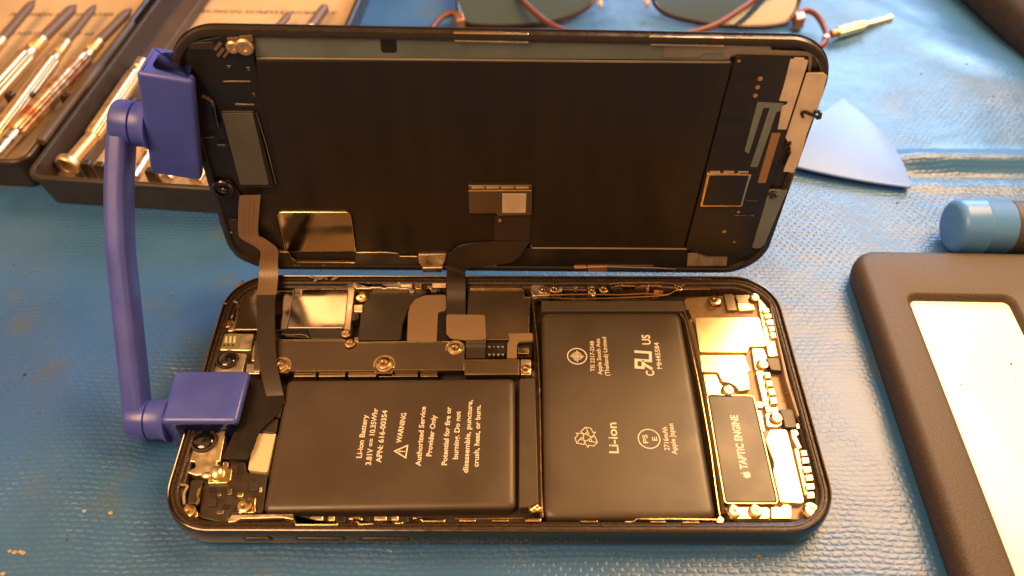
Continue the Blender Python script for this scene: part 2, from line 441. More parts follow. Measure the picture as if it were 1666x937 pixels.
# crumbs scattered on the mat
bm = NB()
spots = [(110, 368), (65, 672), (30, 433), (395, 175), (47, 748), (118, 760), (98, 780), (140, 820), (1497, 125), (1612, 163), (1567, 117),
         (222, 330), (60, 440), (300, 450), (282, 478), (40, 610), (110, 880), (230, 560), (1460, 330), (1420, 560), (1235, 905)]
for k in range(46): spots.append((random.uniform(5, 250), random.uniform(380, 930)))
for k in range(14): spots.append((random.uniform(1400, 1660), random.uniform(90, 400)))
for i, (px, py) in enumerate(spots):
    p = Bp(px, py, 0); s = random.uniform(.25, .5) if i < 21 else random.uniform(.08, .22)
    mtx = Matrix.Translation((p.x, p.y, mat_height(p.x, p.y) + s * .3)) @ Matrix.Diagonal((s * random.uniform(.8, 1.6), s, s * .6, 1))
    bmesh.ops.create_icosphere(bm, subdivisions=1, radius=1, matrix=mtx)
    for v in bm.verts[-12:] if False else []: pass
tag(obj('mat_crumbs', bm, M['crumb'], sharp=10), 'brown crumbs and grit scattered over the blue mat', 'crumbs', None, 'stuff')
bm = NB()
for (px, py) in [(16, 897), (24, 899), (33, 898), (38, 900), (5, 934), (88, 822), (10, 753), (137, 832), (180, 835)]:
    p = Bp(px, py, 0); s = random.uniform(.35, .6)
    bmesh.ops.create_icosphere(bm, subdivisions=2, radius=1, matrix=Matrix.Translation((p.x, p.y, .1)) @ Matrix.Diagonal((s, s * .8, s * .4, 1)))
tag(obj('fluff_specks', bm, M['worn'], sharp=10), 'pale fluff specks on the mat at the near left', 'fluff', None, 'stuff')

# ================================================================ PHONE BODY
PB = thing('phone_body', 'opened phone body lying on the blue mat with batteries and boards exposed', 'phone')
fr = rrect(0, 0, 143.6, 70.9, 11.5, 14)
def inr(d): return rrect(0.1, 0.45, 144.2 - 2 * d, 71.7 - 2 * d, max(1.5, 11.5 - d), 14)
bm = NB()
prof = [(3.4, .02), (1.6, .02), (.7, .35), (.2, 1.2), (0, 2.4), (0, 4.4), (.12, 5.5), (.3, 6.4), (.40, 6.78), (.52, 6.95), (.70, 7.0), (.82, 6.93), (.90, 6.6), (.95, 6.0), (.95, 1.0), (3.4, 1.0)]
loft(bm, [[(x, y, z) for x, y in inr(d)] for d, z in prof], True, True)
frame = obj('frame', bm, M['steel_dark'], PB, sharp=30)
bm = NB()
prof = [(.96, 5.0), (.96, 6.25), (1.2, 6.32), (1.6, 6.28), (1.7, 5.95), (1.9, 5.95), (2.0, 6.15), (2.5, 6.1), (2.65, 5.9), (2.7, 5.3), (3.2, 5.2), (3.4, 5.0), (3.4, 2.0)]
loft(bm, [[(x, y, z) for x, y in inr(d)] for d, z in prof], False, False)
obj('gasket', bm, M['gasket'], PB, sharp=50)
bm = NB(); extr(bm, inr(.97), [(0, 1.01), (0, 2.0), (.01, 2.0)])
obj('midplate', bm, M['floor'], PB)
# side buttons facing the viewer
for (x0, x1, y0) in ((395, 443, 0), (480, 562, 0), (586, 667, 0)):
    a = Bp(x0, 876, 4.4); c = Bp(x1, 876, 4.4)
    bm = NB()
    extr(bm, rrect((a.x + c.x) / 2, 3.9, c.x - a.x, 1.7, .8, 5), bevprof(0, .72, .2), lambda x, y, z: Vector((x, -34.95 - z, y)))
    obj('side_button', bm, M['lid_rim'], frame)

JC = 0
def bplate(name, pts, z0, z1, m, r=.6, b=.12, parent=None, label=None):
    global JC
    JC += 1; z1 += (JC % 13) * .0035; z0 += (JC % 7) * .0013
    bm = NB(); slab(bm, BP(pts, z1), z0, z1, r, b)
    return obj(name, bm, M[m], parent or PB, label=label)
def brim(name, pts, z, m, rr=.14, r=.6, parent=None, closed=True):
    bm = NB(); p = BP(pts, z)
    p = rnd(p, r) if closed else p
    rimtube(bm, p, z, rr, closed=closed)
    return obj(name, bm, M[m], parent or PB)

# ---- battery, left
bat = [(467, 617), (838, 614), (839, 826), (427, 832)]
def cushion(name, pts, z0, z1, r, b, m):
    bm = NB(); p = ccw(BP(pts, z1))
    P = [(0, z0), (0, z1 - b)] + [(b * 1.3 * (1 - math.cos(rad(90 * k / 7))), z1 - b + b * math.sin(rad(90 * k / 7))) for k in range(1, 8)] + [(b * 1.3 + .3, z1 + .02), (b * 1.3 + 2.5, z1 + .06)]
    loft(bm, [[(x, y, z) for x, y in rnd(inset(p, d) if d else p, max(.5, r - d * .5), 7)] for d, z in P])
    return obj(name, bm, M[m], PB, sharp=60)
b1 = cushion('battery', bat, 2.01, 5.3, 1.6, 1.1, 'battery'); b1['label'] = 'left black battery printed with a fire warning'
bt = [(881, 507), (1107, 507), (1167, 843), (884, 843)]
b2 = cushion('battery', bt, 2.01, 5.3, 2.2, 1.3, 'battery'); b2['label'] = 'right black battery printed with certification marks'
zt = 5.3 + .075
def btext(bm, s, a, c, capw, **k):
    """line of print from pixel a to pixel c"""
    text(bm, s, Bp(*a, zt)[:2], Bp(*c, zt)[:2], capw, zt, **k)
E5 = lambda x, y: (460 + x / 3.905, 640 + y / 3.905)
bm = NB()
for s, a, c, ch in (('Li-ion Battery', (500, 410), (541, 136), 1.18), ('3.81V⎓10.35Whr'.replace('⎓', ' == '), (560, 455), (605, 95), 1.18),
                    ('APN: 616-00354', (624, 440), (665, 108), 1.18), ('WARNING', (752, 316), (786, 125), 1.15),
                    ('Authorized Service', (876, 462), (909, 84), 1.15), ('Provider Only', (944, 400), (976, 138), 1.15),
                    ('Potential for fire or', (1042, 456), (1070, 86), 1.15), ('burning. Do not', (1112, 418), (1130, 114), 1.15),
                    ('disassemble, puncture,', (1176, 505), (1205, 42), 1.15), ('crush, heat, or burn.', (1243, 467), (1258, 74), 1.15)):
    btext(bm, s, E5(*a), E5(*c), ch, bold=.02)
def loc2(px, py, scale, skew=0.0, ang=0.0):
    c = Bp(px, py, zt)
    def f(a, b):      # a: reading direction, b: up of the print
        x, y = a * math.cos(ang) - b * math.sin(ang), a * math.sin(ang) + b * math.cos(ang)
        return (c.x - y * scale, c.y + x * scale)
    return f
f = loc2(*E5(752, 368), 1.0, ang=rad(-3))
stroke(bm, [f(-1.55, -1.25), f(1.55, -1.25), f(0, 1.45)], .30, zt, closed=True)
stroke(bm, [f(0, .65), f(0, -.35)], .28, zt); stroke(bm, [f(0, -.58), f(0, -.86)], .28, zt)
obj('print', bm, M['print'], b1)
# ---- print on the right battery
F6 = lambda x, y: (860 + x / 4.259, 440 + y / 4.259)
G7 = lambda x, y: (860 + x / 3.903, 640 + y / 3.903)
bm = NB()
for s, a, c, ch, fn in (('TIS 2217-2548', (458, 700), (452, 490), 1.0, F6), ('Apple South Asia', (510, 722), (492, 472), 1.0, F6), ('(Thailand) Limited', (560, 730), (536, 462), 1.0, F6),
                        ('C', (872, 730), (866, 694), 1.9, F6), ('US', (846, 514), (838, 446), 2.0, F6), ('MH45584', (925, 682), (900, 500), 1.15, F6),
                        ('Li-ion', (572, 380), (556, 186), 2.1, G7), ('2716mAh', (896, 362), (878, 214), 1.15, G7), ('Apple Japan', (944, 388), (916, 192), 1.15, G7),
                        ('PS', (760, 316), (752, 262), 1.1, G7), ('E', (818, 300), (814, 276), 1.1, G7)):
    btext(bm, s, fn(*a), fn(*c), ch, bold=.025 if s in ('C', 'US') else .012)
def circ(f, r, n=40): return [f(r * math.cos(2 * math.pi * k / n), r * math.sin(2 * math.pi * k / n)) for k in range(n)]
f = loc2(*F6(336, 594), 1.0)
stroke(bm, circ(f, 2.35), .26, zt, closed=True)
for q in range(4):
    a = q * math.pi / 2
    R_ = lambda x, y: f(x * math.cos(a) - y * math.sin(a), x * math.sin(a) + y * math.cos(a))
    stroke(bm, [R_(0, 0), R_(0, 1.7)], .22, zt + .001 * q)
    stroke(bm, [R_(.35, 1.35), R_(.35, .4), R_(1.15, .4)], .16, zt + .002)
    stroke(bm, [R_(.38, 1.3), R_(1.1, .45)], .14, zt + .003)
f = loc2(*F6(798, 625), 1.22, ang=rad(-5))
th_ = .72
stroke(bm, [f(.05, -1.65), f(.05, 1.55), f(-1.75, 1.55), f(-1.75, .15), f(.05, .15)], th_, zt)
stroke(bm, [f(-.75, .15), f(-1.9, -1.65)], th_, zt + .002)
stroke(bm, [f(.05, -1.35), f(2.1, -1.35), f(2.1, 1.85)], th_, zt + .004)
f = loc2(*G7(368, 280), 2.95)
arrow = [(-.52, .40), (-.24, .88), (.20, .88), (.42, .54), (.60, .63), (.40, .12), (-.06, .26), (.12, .36), (0, .56), (-.20, .22)]
for q in range(3):
    a = q * 2 * math.pi / 3 + .3
    R_ = lambda x, y: f(x * math.cos(a) - y * math.sin(a), x * math.sin(a) + y * math.cos(a))
    stroke(bm, [R_(x, y) for x, y in arrow], .17, zt + .001 * q, closed=True)
    stroke(bm, [R_(-.24, .88), R_(0, .56)], .15, zt + .004)
f = loc2(*G7(765, 288), 1.0)
stroke(bm, circ(f, 2.45), .24, zt, closed=True)
obj('print', bm, M['print'], b2)

# battery neighbours
bplate('battery_strip', [(845, 616), (871, 614), (877, 824), (844, 826)], 2.01, 5.0, 'battery_tab', .5, .25)
bplate('battery_strip', [(881, 489), (1111, 489), (1117, 506), (881, 506)], 2.01, 4.6, 'battery_tab', .4, .2)
bm = NB(); tube(bm, crom([Bp(x, y, 5.6) for x, y in [(1107, 510), (1114, 520), (1121, 548), (1130, 590), (1138, 628), (1146, 672), (1156, 730), (1164, 790), (1171, 838)]], 5), .14, 6)
obj('well_wall', bm, M['gold'], PB)
bm = NB()
ribbon(bm, [Bp(x, y, 5.2) for x, y in [(1113, 505), (1124, 540), (1139, 610), (1152, 690), (1165, 765), (1174, 836)]], [Bp(x, y, 4.4) for x, y in [(1119, 505), (1131, 540), (1145, 610), (1160, 690), (1174, 765), (1182, 836)]], .5)
obj('well_wall', bm, M['steel_dark'], PB)
bm = NB(); tube(bm, crom([Bp(x, y, 5.7) for x, y in [(882, 840), (880, 760), (878, 640), (874, 560), (868, 500), (868, 486), (890, 484), (940, 486), (1010, 484), (1080, 480), (1100, 472), (1125, 470), (1155, 470)]], 6), .16, 6)
obj('well_wall', bm, M['gold'], PB)
bplate('well_wall', [(866, 486), (872, 486), (879, 700), (884, 842), (878, 842)], 2.01, 5.2, 'steel_dark', .1, .1)

# ---- screws: one mesh, copied
bm = NB()
lathe(bm, (0, 0, -1.2), (0, 0, 1), [(0, 1.0), (1.2, 1.0), (1.25, 1.55), (1.55, 1.7), (1.8, 1.6), (1.95, 1.2), (1.95, .75), (1.7, .6), (1.65, .1)], 24)
screw0 = obj('screw', bm, M['gold'], PB, loc=Bp(589.7, 484.8, 5.2), sharp=45)
bm = NB()
for q in range(5):
    a = q * 2 * math.pi / 5
    stroke(bm, [(0, 0), (.55 * math.cos(a), .55 * math.sin(a))], .28, .40 + .01 * q)
for v in bm.verts: v.co *= 1
for v in bm.verts: v.co = v.co * S
me = bpy.data.meshes.new('recess'); bm.to_mesh(me); bm.free(); me.materials.append(M['black'])
rc = bpy.data.objects.new('recess', me); COL.objects.link(rc); rc.parent = screw0
for (px, py, z, s) in ((457.4, 594.7, 5.6, .95), (625, 592.6, 5.6, 1.05), (740, 568, 5.4, .95), (855.6, 602, 5.3, .8), (308.8, 832.6, 5.0, .85),
                       (398.5, 824.4, 5.0, .9), (563, 543.5, 5.9, .75), (569.4, 559.5, 5.9, .8), (883.5, 474, 5.9, .7), (902, 471.7, 5.9, .75),
                       (963, 475, 5.9, .65), (982, 471.7, 5.9, .75), (1163, 490, 5.3, .9), (1227, 484.6, 5.5, .75), (1192.5, 833.4, 4.6, .9),
                       (1228, 833.4, 4.6, .9), (1319, 833.4, 5.0, 1.15), (1105, 469, 5.9, .6), (370, 528.6, 5.4, .75), (1262, 681, 5.0, .9), (1240, 594, 5.0, .85), (1183, 636, 4.9, .9)):
    c = dup(screw0, Bp(px, py, z), PB, rz=random.random() * 6); c.scale = (s, s, s)

# ---- upper left: shields and modules
A1 = lambda L: cv(340, 440, 4.686, L); B1 = lambda L: cv(560, 440, 4.685, L)
bplate('shield', A1([(245, 160), (645, 158), (590, 450), (195, 450)]), 2.01, 5.0, 'shield', .5, .12, label='mirror finish shield beside the corner')
brim('shield_edge', A1([(240, 160), (645, 158), (590, 455), (190, 455)]), 5.0, 'tin', .12, .5)
bplate('shield', A1([(655, 142), (1062, 142), (1032, 436), (598, 436)]), 2.01, 5.3, 'shield', .5, .12, label='mirror finish shield with a creased foil')
brim('shield_edge', A1([(650, 142), (1066, 142), (1036, 440), (592, 440)]), 5.3, 'tin', .13, .5)
bplate('bracket', A1([(1050, 100), (1105, 95), (1112, 150), (1075, 480), (1020, 490), (1030, 440), (1062, 160)]), 2.01, 5.7, 'tin', .4, .2)
bplate('bracket', A1([(110, 400), (190, 370), (195, 465), (120, 460)]), 2.01, 5.2, 'tin', .8, .2)
bplate('connector', A1([(545, 445), (740, 440), (770, 515), (580, 500)]), 2.01, 5.4, 'black', .3, .15)
bplate('connector', A1([(745, 435), (1010, 440), (1030, 520), (775, 520)]), 2.01, 5.1, 'shield_dark', .3, .15)
bm = NB(); tube(bm, crom([Bp(x, y, 5.8) for x, y in A1([(555, 485), (620, 492), (700, 488), (745, 500), (768, 518)])], 5), .13, 6); obj('wire', bm, M['tin'], PB)
bplate('sheet_cover', B1([(190, 175), (230, 150), (610, 140), (640, 160), (560, 205), (490, 280), (440, 420), (430, 528), (105, 528), (130, 300)]), 2.01, 5.25, 'shield_dark', .8, .1)
bplate('connector', B1([(75, 258), (145, 258), (140, 318), (72, 312)]), 2.01, 5.8, 'tin', .3, .2)
bm = NB(); lathe(bm, Bp(579, 527, 2), Bp(579, 527, 2) + Vector((0, 0, 1)), [(0, 1.3), (3.3, 1.3), (3.4, 1.1), (3.4, .2)]); obj('contact_post', bm, M['shield_dark'], PB)
bplate('contact_pad', B1([(75, 508), (110, 508), (110, 542), (78, 542)]), 2.01, 5.7, 'gold', .15, .1)
bplate('flex_cable', B1([(612, 188), (778, 182), (778, 305), (716, 312), (704, 552), (478, 552), (486, 330), (500, 270), (545, 215)]), 4.0, 5.5, 'flex', 1.0, .12)
bplate('shield_block', B1([(716, 312), (778, 305), (800, 540), (706, 544)]), 2.01, 5.0, 'black', .2, .1)
bplate('shield', B1([(945, 152), (1362, 152), (1370, 195), (1412, 200), (1402, 500), (1260, 528), (1080, 528), (930, 528)]), 2.01, 5.3, 'shield_satin', .4, .12, label='satin shield beside the long battery well')
bplate('shield_edge', B1([(958, 117), (1352, 117), (1358, 140), (955, 143)]), 2.01, 5.5, 'gold', .2, .12)
brim('shield_edge', B1([(944, 150), (1366, 150), (1372, 205), (1414, 205), (1406, 478)]), 5.35, 'tin', .12, closed=False)
# flex from the display lands here
# long cover plate
lp = [(414, 554), (566, 554), (568, 558), (753, 556), (755, 602), (640, 602), (637, 607), (613, 607), (611, 603), (470, 604), (466, 607), (446, 607), (446, 602), (412, 602)]
bplate('cover_plate', lp, 4.4, 5.6, 'shield_satin', .4, .15, label='long satin cover plate held by three screws')
brim('plate_edge', [(414, 602), (446, 602), (446, 607), (466, 607), (470, 604), (611, 603), (613, 607), (637, 607), (640, 602), (755, 602), (755, 558)], 5.55, 'gold', .14, closed=False)
brim('plate_edge', [(449, 553), (560, 553), (575, 557), (660, 556), (748, 556)], 5.6, 'tin', .12, closed=False)
for px, py, rr in ((457.4, 594.7, 2.3), (625, 592.6, 2.5), (740, 566.5, 2.2)):
    bm = NB(); c = Bp(px, py, 5.66)
    rimtube(bm, [(c.x + rr * math.cos(a), c.y + rr * math.sin(a)) for a in [rad(-20 + 220 * k / 16) for k in range(17)]], 5.66, .22, closed=False)
    lathe(bm, (c.x, c.y, 5.55), (c.x, c.y, 9), [(0, rr * .82), (.12, rr * .82), (.16, rr * .74), (.16, .1)], 24); obj('screw_seat', bm, M['bright'], PB)
for a, c in ((478, 514), (518, 562), (566, 612), (616, 680), (684, 712)):
    bplate('board_edge', [(a, 606), (c, 606), (c, 612.5), (a, 613)], 2.01, 4.2, 'shield_satin', .1, .1)
# connector group right of the plate
bplate('shield', B1([(918, 684), (1332, 682), (1334, 790), (921, 792)]), 2.01, 5.2, 'shield_satin', .2, .15, label='small satin shield above the battery strip')
brim('shield_edge', B1([(916, 682), (1334, 680), (1336, 792), (919, 794)]), 5.2, 'gold', .12, .2)
bplate('bracket', B1([(1346, 676), (1424, 676), (1425, 794), (1346, 794)]), 2.01, 5.4, 'tin', .3, .15)
bplate('board_edge', B1([(930, 540), (1435, 540), (1432, 660), (930, 665)]), 2.01, 4.2, 'black', .2, .1)
c0 = bplate('connector', B1([(1086, 572), (1232, 574), (1228, 640), (1084, 640)]), 4.3, 5.3, 'black', .15, .12)
for k in range(4):
    bplate('pin', B1([(1097 + 34 * k, 632), (1115 + 34 * k, 632), (1115 + 34 * k, 646), (1097 + 34 * k, 646)]), 4.5, 5.5, 'bright', .05, .05, parent=c0)
    bplate('pin', B1([(1097 + 34 * k, 574), (1115 + 34 * k, 574), (1115 + 34 * k, 584), (1097 + 34 * k, 584)]), 4.5, 5.5, 'tin', .05, .05, parent=c0)
bplate('flex_cable', B1([(1248, 480), (1438, 476), (1440, 535), (1335, 540), (1318, 560), (1316, 665), (1240, 665), (1243, 560), (1262, 520)]), 4.8, 5.6, 'flex', .4, .1)
bplate('contact_pad', B1([(1326, 588), (1408, 588), (1408, 634), (1326, 634)]), 3, 5.4, 'gold', .2, .12)
bplate('bracket', B1([(1430, 755), (1470, 765), (1465, 810), (1428, 805)]), 2.01, 5.0, 'battery_tab', .5, .2)

# ---- left column
s1 = bplate('sensor_module', A1([(92, 478), (347, 480), (318, 612), (68, 608)]), 2.01, 5.6, 'tin', .5, .25)
bplate('sensor_board', A1([(120, 488), (250, 490), (228, 592), (88, 588)]), 5.5, 5.75, 'pcb_green', .3, .05, parent=s1)
for k in range(3):
    bplate('contact_pad', A1([(125 + 32 * k, 500), (142 + 32 * k, 500), (138 + 32 * k, 550), (118 + 32 * k, 552)]), 5.7, 5.9, 'cream', .2, .05, parent=s1)
    bplate('contact_pad', A1([(110 + 32 * k, 562), (122 + 32 * k, 562), (120 + 32 * k, 574), (108 + 32 * k, 574)]), 5.7, 5.9, 'black', .1, .04, parent=s1)
def camera_mod(name, poly, cx, cy, R, zt_, label, parts=True):
    m = bplate(name, poly, 2.01, zt_, 'tin', .6, .25, label=label)
    c = Bp(cx, cy, zt_ + .6); bm = NB()
    lathe(bm, (c.x, c.y, zt_ - .5), (c.x, c.y, 99), [(0, R), (1.1, R), (1.3, R * .95), (1.35, R * .86), (1.0, R * .82), (.9, R * .75)], 40)
    obj('lens_ring', bm, M['lens_ring'], m)
    bm = NB()
    lathe(bm, (c.x, c.y, zt_ - .3), (c.x, c.y, 99), [(0, R * .8), (.8, R * .8), (1.05, R * .62), (1.22, R * .38), (1.28, R * .12)], 36)
    obj('lens', bm, M['lens'], m, sharp=80)
    return m
camera_mod('camera_module', A1([(45, 622), (290, 632), (240, 830), (-5, 820)]), 369, 584, 2.75, 5.4, 'upper rear camera partly under the blue clip')
camera_mod('camera_module', cv(260, 680, 4.259, [(170, 60), (460, 60), (405, 302), (358, 385), (250, 400), (168, 372), (250, 340), (240, 305), (160, 300)]), 331, 716, 3.0, 5.2, 'lower rear camera with a light glint in its lens')
bplate('bracket', A1([(288, 710), (386, 712), (390, 790), (280, 788)]), 2.01, 5.0, 'tin', .3, .2)
bplate('bracket', A1([(352, 545), (372, 548), (350, 660), (395, 662), (395, 690), (322, 688), (335, 590)]), 2.01, 5.5, 'tin', .3, .2)
D1 = lambda L: cv(260, 680, 4.259, L)
bplate('camera_rail', D1([(420, 60), (462, 60), (416, 300), (385, 300)]), 3, 5.7, 'bright', .2, .15)
bm = NB()
ribbon(bm, [Bp(x, y, 5.6) for x, y in [(398, 610), (396, 650), (386, 690), (370, 728), (361, 746)]], [Bp(x, y, 5.5) for x, y in [(462, 640), (452, 672), (424, 700), (412, 730), (402, 748)]], .2)
obj('flex_cable', bm, M['black'], PB)
bm = NB()
ribbon(bm, [Bp(x, y, 5.2) for x, y in [(396, 648), (420, 656), (450, 658), (462, 650)]], [Bp(x, y, 5.0) for x, y in [(396, 672), (420, 676), (446, 678), (456, 680)]], .2)
obj('flex_cable', bm, M['flex_dark'], PB)
bplate('flex_cable', cv(260, 560, 5.855, [(950, 690), (1130, 690), (1105, 850), (915, 832)]), 3, 4.6, 'flex_dark', .8, .2)
bplate('label', D1([(658, 108), (806, 98), (745, 378), (610, 360)]), 2.01, 4.2, 'cream', .6, .06)
bplate('antenna_board', D1([(300, 455), (430, 440), (500, 300), (590, 300), (600, 375), (745, 395), (715, 655), (480, 665), (460, 730), (270, 690)]), 2.01, 4.0, 'floor', .8, .25)
bplate('bracket', D1([(440, 300), (478, 300), (470, 350), (502, 348), (490, 430), (465, 450), (330, 452), (335, 425), (420, 420)]), 3.8, 4.8, 'gold', .4, .15)
bm = NB(); bmesh.ops.create_icosphere(bm, subdivisions=3, radius=1.6, matrix=Matrix.Translation(Bp(353, 769, 5)) @ Matrix.Diagonal((1, 1.2, .7, 1))); obj('contact_post', bm, M['bright'], PB, sharp=90)
bm = NB(); bmesh.ops.create_icosphere(bm, subdivisions=3, radius=1.2, matrix=Matrix.Translation(Bp(337, 774, 5)) @ Matrix.Diagonal((1.2, .8, .6, 1))); obj('contact_post', bm, M['bright'], PB, sharp=90)
bplate('bracket', D1([(612, 545), (668, 548), (660, 600), (665, 655), (545, 660), (530, 625), (600, 600)]), 3.6, 4.7, 'gold', .5, .15)
bplate('contact_pad', D1([(540, 515), (578, 518), (575, 545), (536, 542)]), 3.6, 4.6, 'gold', .2, .1)
bplate('bracket', D1([(155, 515), (175, 510), (180, 590), (240, 620), (265, 655), (260, 690), (180, 670), (150, 590)]), 3.6, 5.0, 'gold', .6, .15)
bplate('flex_cable', D1([(215, 430), (300, 425), (262, 590), (185, 600)]), 3.0, 5.0, 'flex_dark', .5, .2)
bm = NB(); tube(bm, crom([Bp(x, y, 5.4) for x, y in D1([(278, 490), (262, 530), (268, 570), (250, 600)])], 4), .28, 6); obj('spring', bm, M['gold'], PB)
bm = NB(); tube(bm, crom([Bp(x, y, 5.6) for x, y in D1([(125, 440), (150, 465), (190, 470), (178, 500), (165, 540), (170, 600)])], 5), .3, 6); obj('spring', bm, M['tin'], PB)

for (x, y, w_, h_, m_) in ((345, 480, 40, 26, 'black'), (400, 520, 26, 20, 'shield_satin'), (330, 560, 60, 50, 'shield_dark'), (440, 600, 40, 26, 'black'), (470, 490, 30, 40, 'shield_satin'),
                          (620, 440, 60, 60, 'shield_dark'), (540, 330, 34, 50, 'black'), (395, 640, 50, 22, 'shield_satin'), (690, 480, 20, 30, 'tin')):
    bplate('component', D1([(x, y), (x + w_, y - 2), (x + w_ - 3, y + h_), (x - 3, y + h_ + 2)]), 3.6, 4.35, m_, .1, .08)
# ---- front rail with spring clips
E1 = lambda L: cv(460, 640, 3.905, L)
bplate('side_rail', D1([(470, 700), (500, 668), (920, 664), (935, 700), (880, 700), (860, 690), (560, 698), (520, 720), (470, 722)]), 4.6, 6.3, 'tin', .3, .15)
rail = [[(0, 772), (70, 772), (84, 800), (90, 822), (200, 824), (350, 822), (350, 838), (80, 838), (60, 800), (0, 790)],
        [(420, 784), (490, 780), (500, 820), (570, 818), (580, 832), (480, 836), (460, 802), (420, 800)],
        [(825, 782), (880, 782), (895, 800), (1030, 802), (1030, 816), (890, 816), (868, 796), (825, 796)]]
for r_ in rail: bplate('spring_clip', E1(r_), 5.0, 6.5, 'gold', .15, .15)
for (x0, x1, y0, y1, m_) in ((172, 255, 780, 806, 'tin'), (288, 330, 780, 808, 'tin'), (580, 660, 780, 806, 'tin'), (690, 735, 780, 806, 'tin'), (710, 765, 815, 828, 'gold'),
                             (1120, 1225, 802, 813, 'gold'), (1330, 1435, 802, 813, 'gold'), (1540, 1640, 798, 814, 'gold'), (90, 105, 784, 812, 'bright'), (495, 505, 790, 815, 'bright')):
    bplate('contact_pad', E1([(x0, y0), (x1, y0), (x1, y1), (x0, y1)]), 5.0, 6.3, m_, .15, .15)
for (x0, x1, y0, y1) in ((110, 165, 775, 815), (335, 395, 780, 820), (510, 555, 780, 815), (740, 800, 780, 820), (665, 685, 780, 812)):
    bplate('rail_block', E1([(x0, y0), (x1, y0), (x1, y1), (x0, y1)]), 3.0, 6.0, 'black', .2, .15)
brim('plate_edge', E1([(1090, 797), (1250, 797), (1400, 794), (1530, 793)]), 6.2, 'gold', .1, closed=False)
G1 = lambda L: cv(860, 640, 3.903, L)
for (x0, x1, y0, y1) in ((0, 80, 794, 810), (328, 440, 806, 817), (770, 872, 808, 820), (975, 1082, 812, 823)):
    bplate('contact_pad', G1([(x0, y0), (x1, y0), (x1, y1), (x0, y1)]), 5.0, 6.3, 'gold', .15, .15)
brim('plate_edge', G1([(610, 816), (665, 816), (685, 798), (900, 797), (1190, 802)]), 6.2, 'gold', .15, closed=False)
bm = NB()
for (x, y, s) in ((25, 740, 1.0), (48, 722, .8), (62, 738, .9)):
    bmesh.ops.create_icosphere(bm, subdivisions=2, radius=s, matrix=Matrix.Translation(Bp(*G7(x, y), 5.4)))
obj('contact_post', bm, M['gold'], PB, sharp=90)
bplate('bracket', G1([(1190, 800), (1215, 770), (1245, 800), (1235, 825), (1195, 822)]), 4, 6.2, 'gold', .3, .2)

# ---- back rail
for (pts, m_) in (([(60, 85), (130, 82), (180, 120), (280, 122), (300, 100), (500, 95), (520, 130), (480, 140), (90, 138)], 'tin'),
                  ([(530, 98), (590, 98), (590, 140), (545, 140)], 'gold'), ([(600, 108), (660, 108), (655, 140), (610, 140)], 'black'), ([(670, 95), (780, 95), (778, 128), (672, 128)], 'tin')):
    bplate('rail_block', B1(pts), 3.5, 6.1, m_, .15, .15)
for (x0, x1, y0, y1) in ((200, 290, 118, 132), (320, 420, 118, 132), (430, 520, 90, 112)):
    bplate('spring_clip', B1([(x0, y0), (x1, y0), (x1, y1), (x0, y1)]), 5.0, 6.4, 'tin', .15, .15)
F1 = lambda L: cv(860, 440, 4.259, L)
bplate('bracket', F1([(18, 100), (80, 95), (150, 120), (148, 172), (30, 176), (15, 140)]), 3.5, 5.8, 'tin', .5, .2)
bplate('bracket', F1([(405, 108), (465, 108), (466, 172), (445, 176), (420, 160)]), 3.5, 5.8, 'tin', .4, .2)
bplate('bracket', F1([(470, 96), (565, 96), (566, 150), (500, 152)]), 3.5, 5.6, 'steel_dark', .3, .2)
bplate('spring_clip', F1([(160, 112), (210, 108), (240, 140), (205, 150), (165, 150)]), 3.5, 5.8, 'tin', .5, .2)
for (x0, x1) in ((648, 742), (830, 922)):
    bplate('contact_pad', F1([(x0, 90), (x1, 90), (x1, 108), (x0, 108)]), 4, 6.2, 'gold', .2, .15)
brim('plate_edge', F1([(600, 110), (640, 104), (750, 112), (820, 108), (930, 112), (1010, 118), (1080, 100)]), 5.9, 'tin', .14, closed=False)
brim('plate_edge', F1([(20, 185), (120, 170), (400, 165), (640, 168), (800, 160), (950, 168)]), 5.5, 'copper', .16, closed=False)
brim('plate_edge', F1([(240, 132), (400, 135)]), 5.9, 'tin', .13, closed=False)
brim('plate_edge', F1([(1060, 52), (1160, 58), (1270, 60)]), 6.9, 'gold', .09, closed=False)
brim('plate_edge', F1([(560, 95), (640, 84), (760, 82), (960, 82), (1010, 95)]), 6.3, 'tin', .09, closed=False)
for k in range(46):
    x = random.choice([random.uniform(588, 700), random.uniform(700, 726), random.uniform(880, 1115), random.uniform(880, 1115)]); y = random.uniform(458, 473)
    w_, h_ = random.uniform(3, 11), random.uniform(2, 5)
    bplate('component', [(x, y), (x + w_, y), (x + w_, y + h_), (x, y + h_)], 3.5, random.uniform(5.2, 6.2), random.choice(['tin', 'gold', 'black', 'shield_satin', 'copper', 'tin']), .15, .1)
for k in range(26):
    y = random.uniform(505, 800); x = 1253 + (y - 505) * .235 + random.uniform(-6, 16); w_, h_ = random.uniform(3, 8), random.uniform(3, 8)
    bplate('component', [(x, y), (x + w_, y), (x + w_ + 1, y + h_), (x + 1, y + h_)], 3.5, random.uniform(4.6, 5.2), random.choice(['tin', 'gold', 'copper', 'gold', 'bright']), .15, .1)
# blobs of clear glue and grime on the rim
bm = NB()
for (x, y, s) in A1([]) or [(392, 461, 1.2), (386, 464, .9), (508, 450, 1.1), (516, 453, 1.4), (524, 452, 1.0), (531, 453, .7), (546, 452, 1.3), (366, 494, .6), (383, 491, .9), (378, 515, .7), (352, 527, .6), (348, 541, .5)]:
    bmesh.ops.create_icosphere(bm, subdivisions=2, radius=1, matrix=Matrix.Translation(Bp(x, y, 6.7)) @ Matrix.Rotation(random.random() * 3, 4, 'Z') @ Matrix.Diagonal((s, s * .45, .3, 1)))
obj('glue_residue', bm, M['glue'], PB, sharp=90)

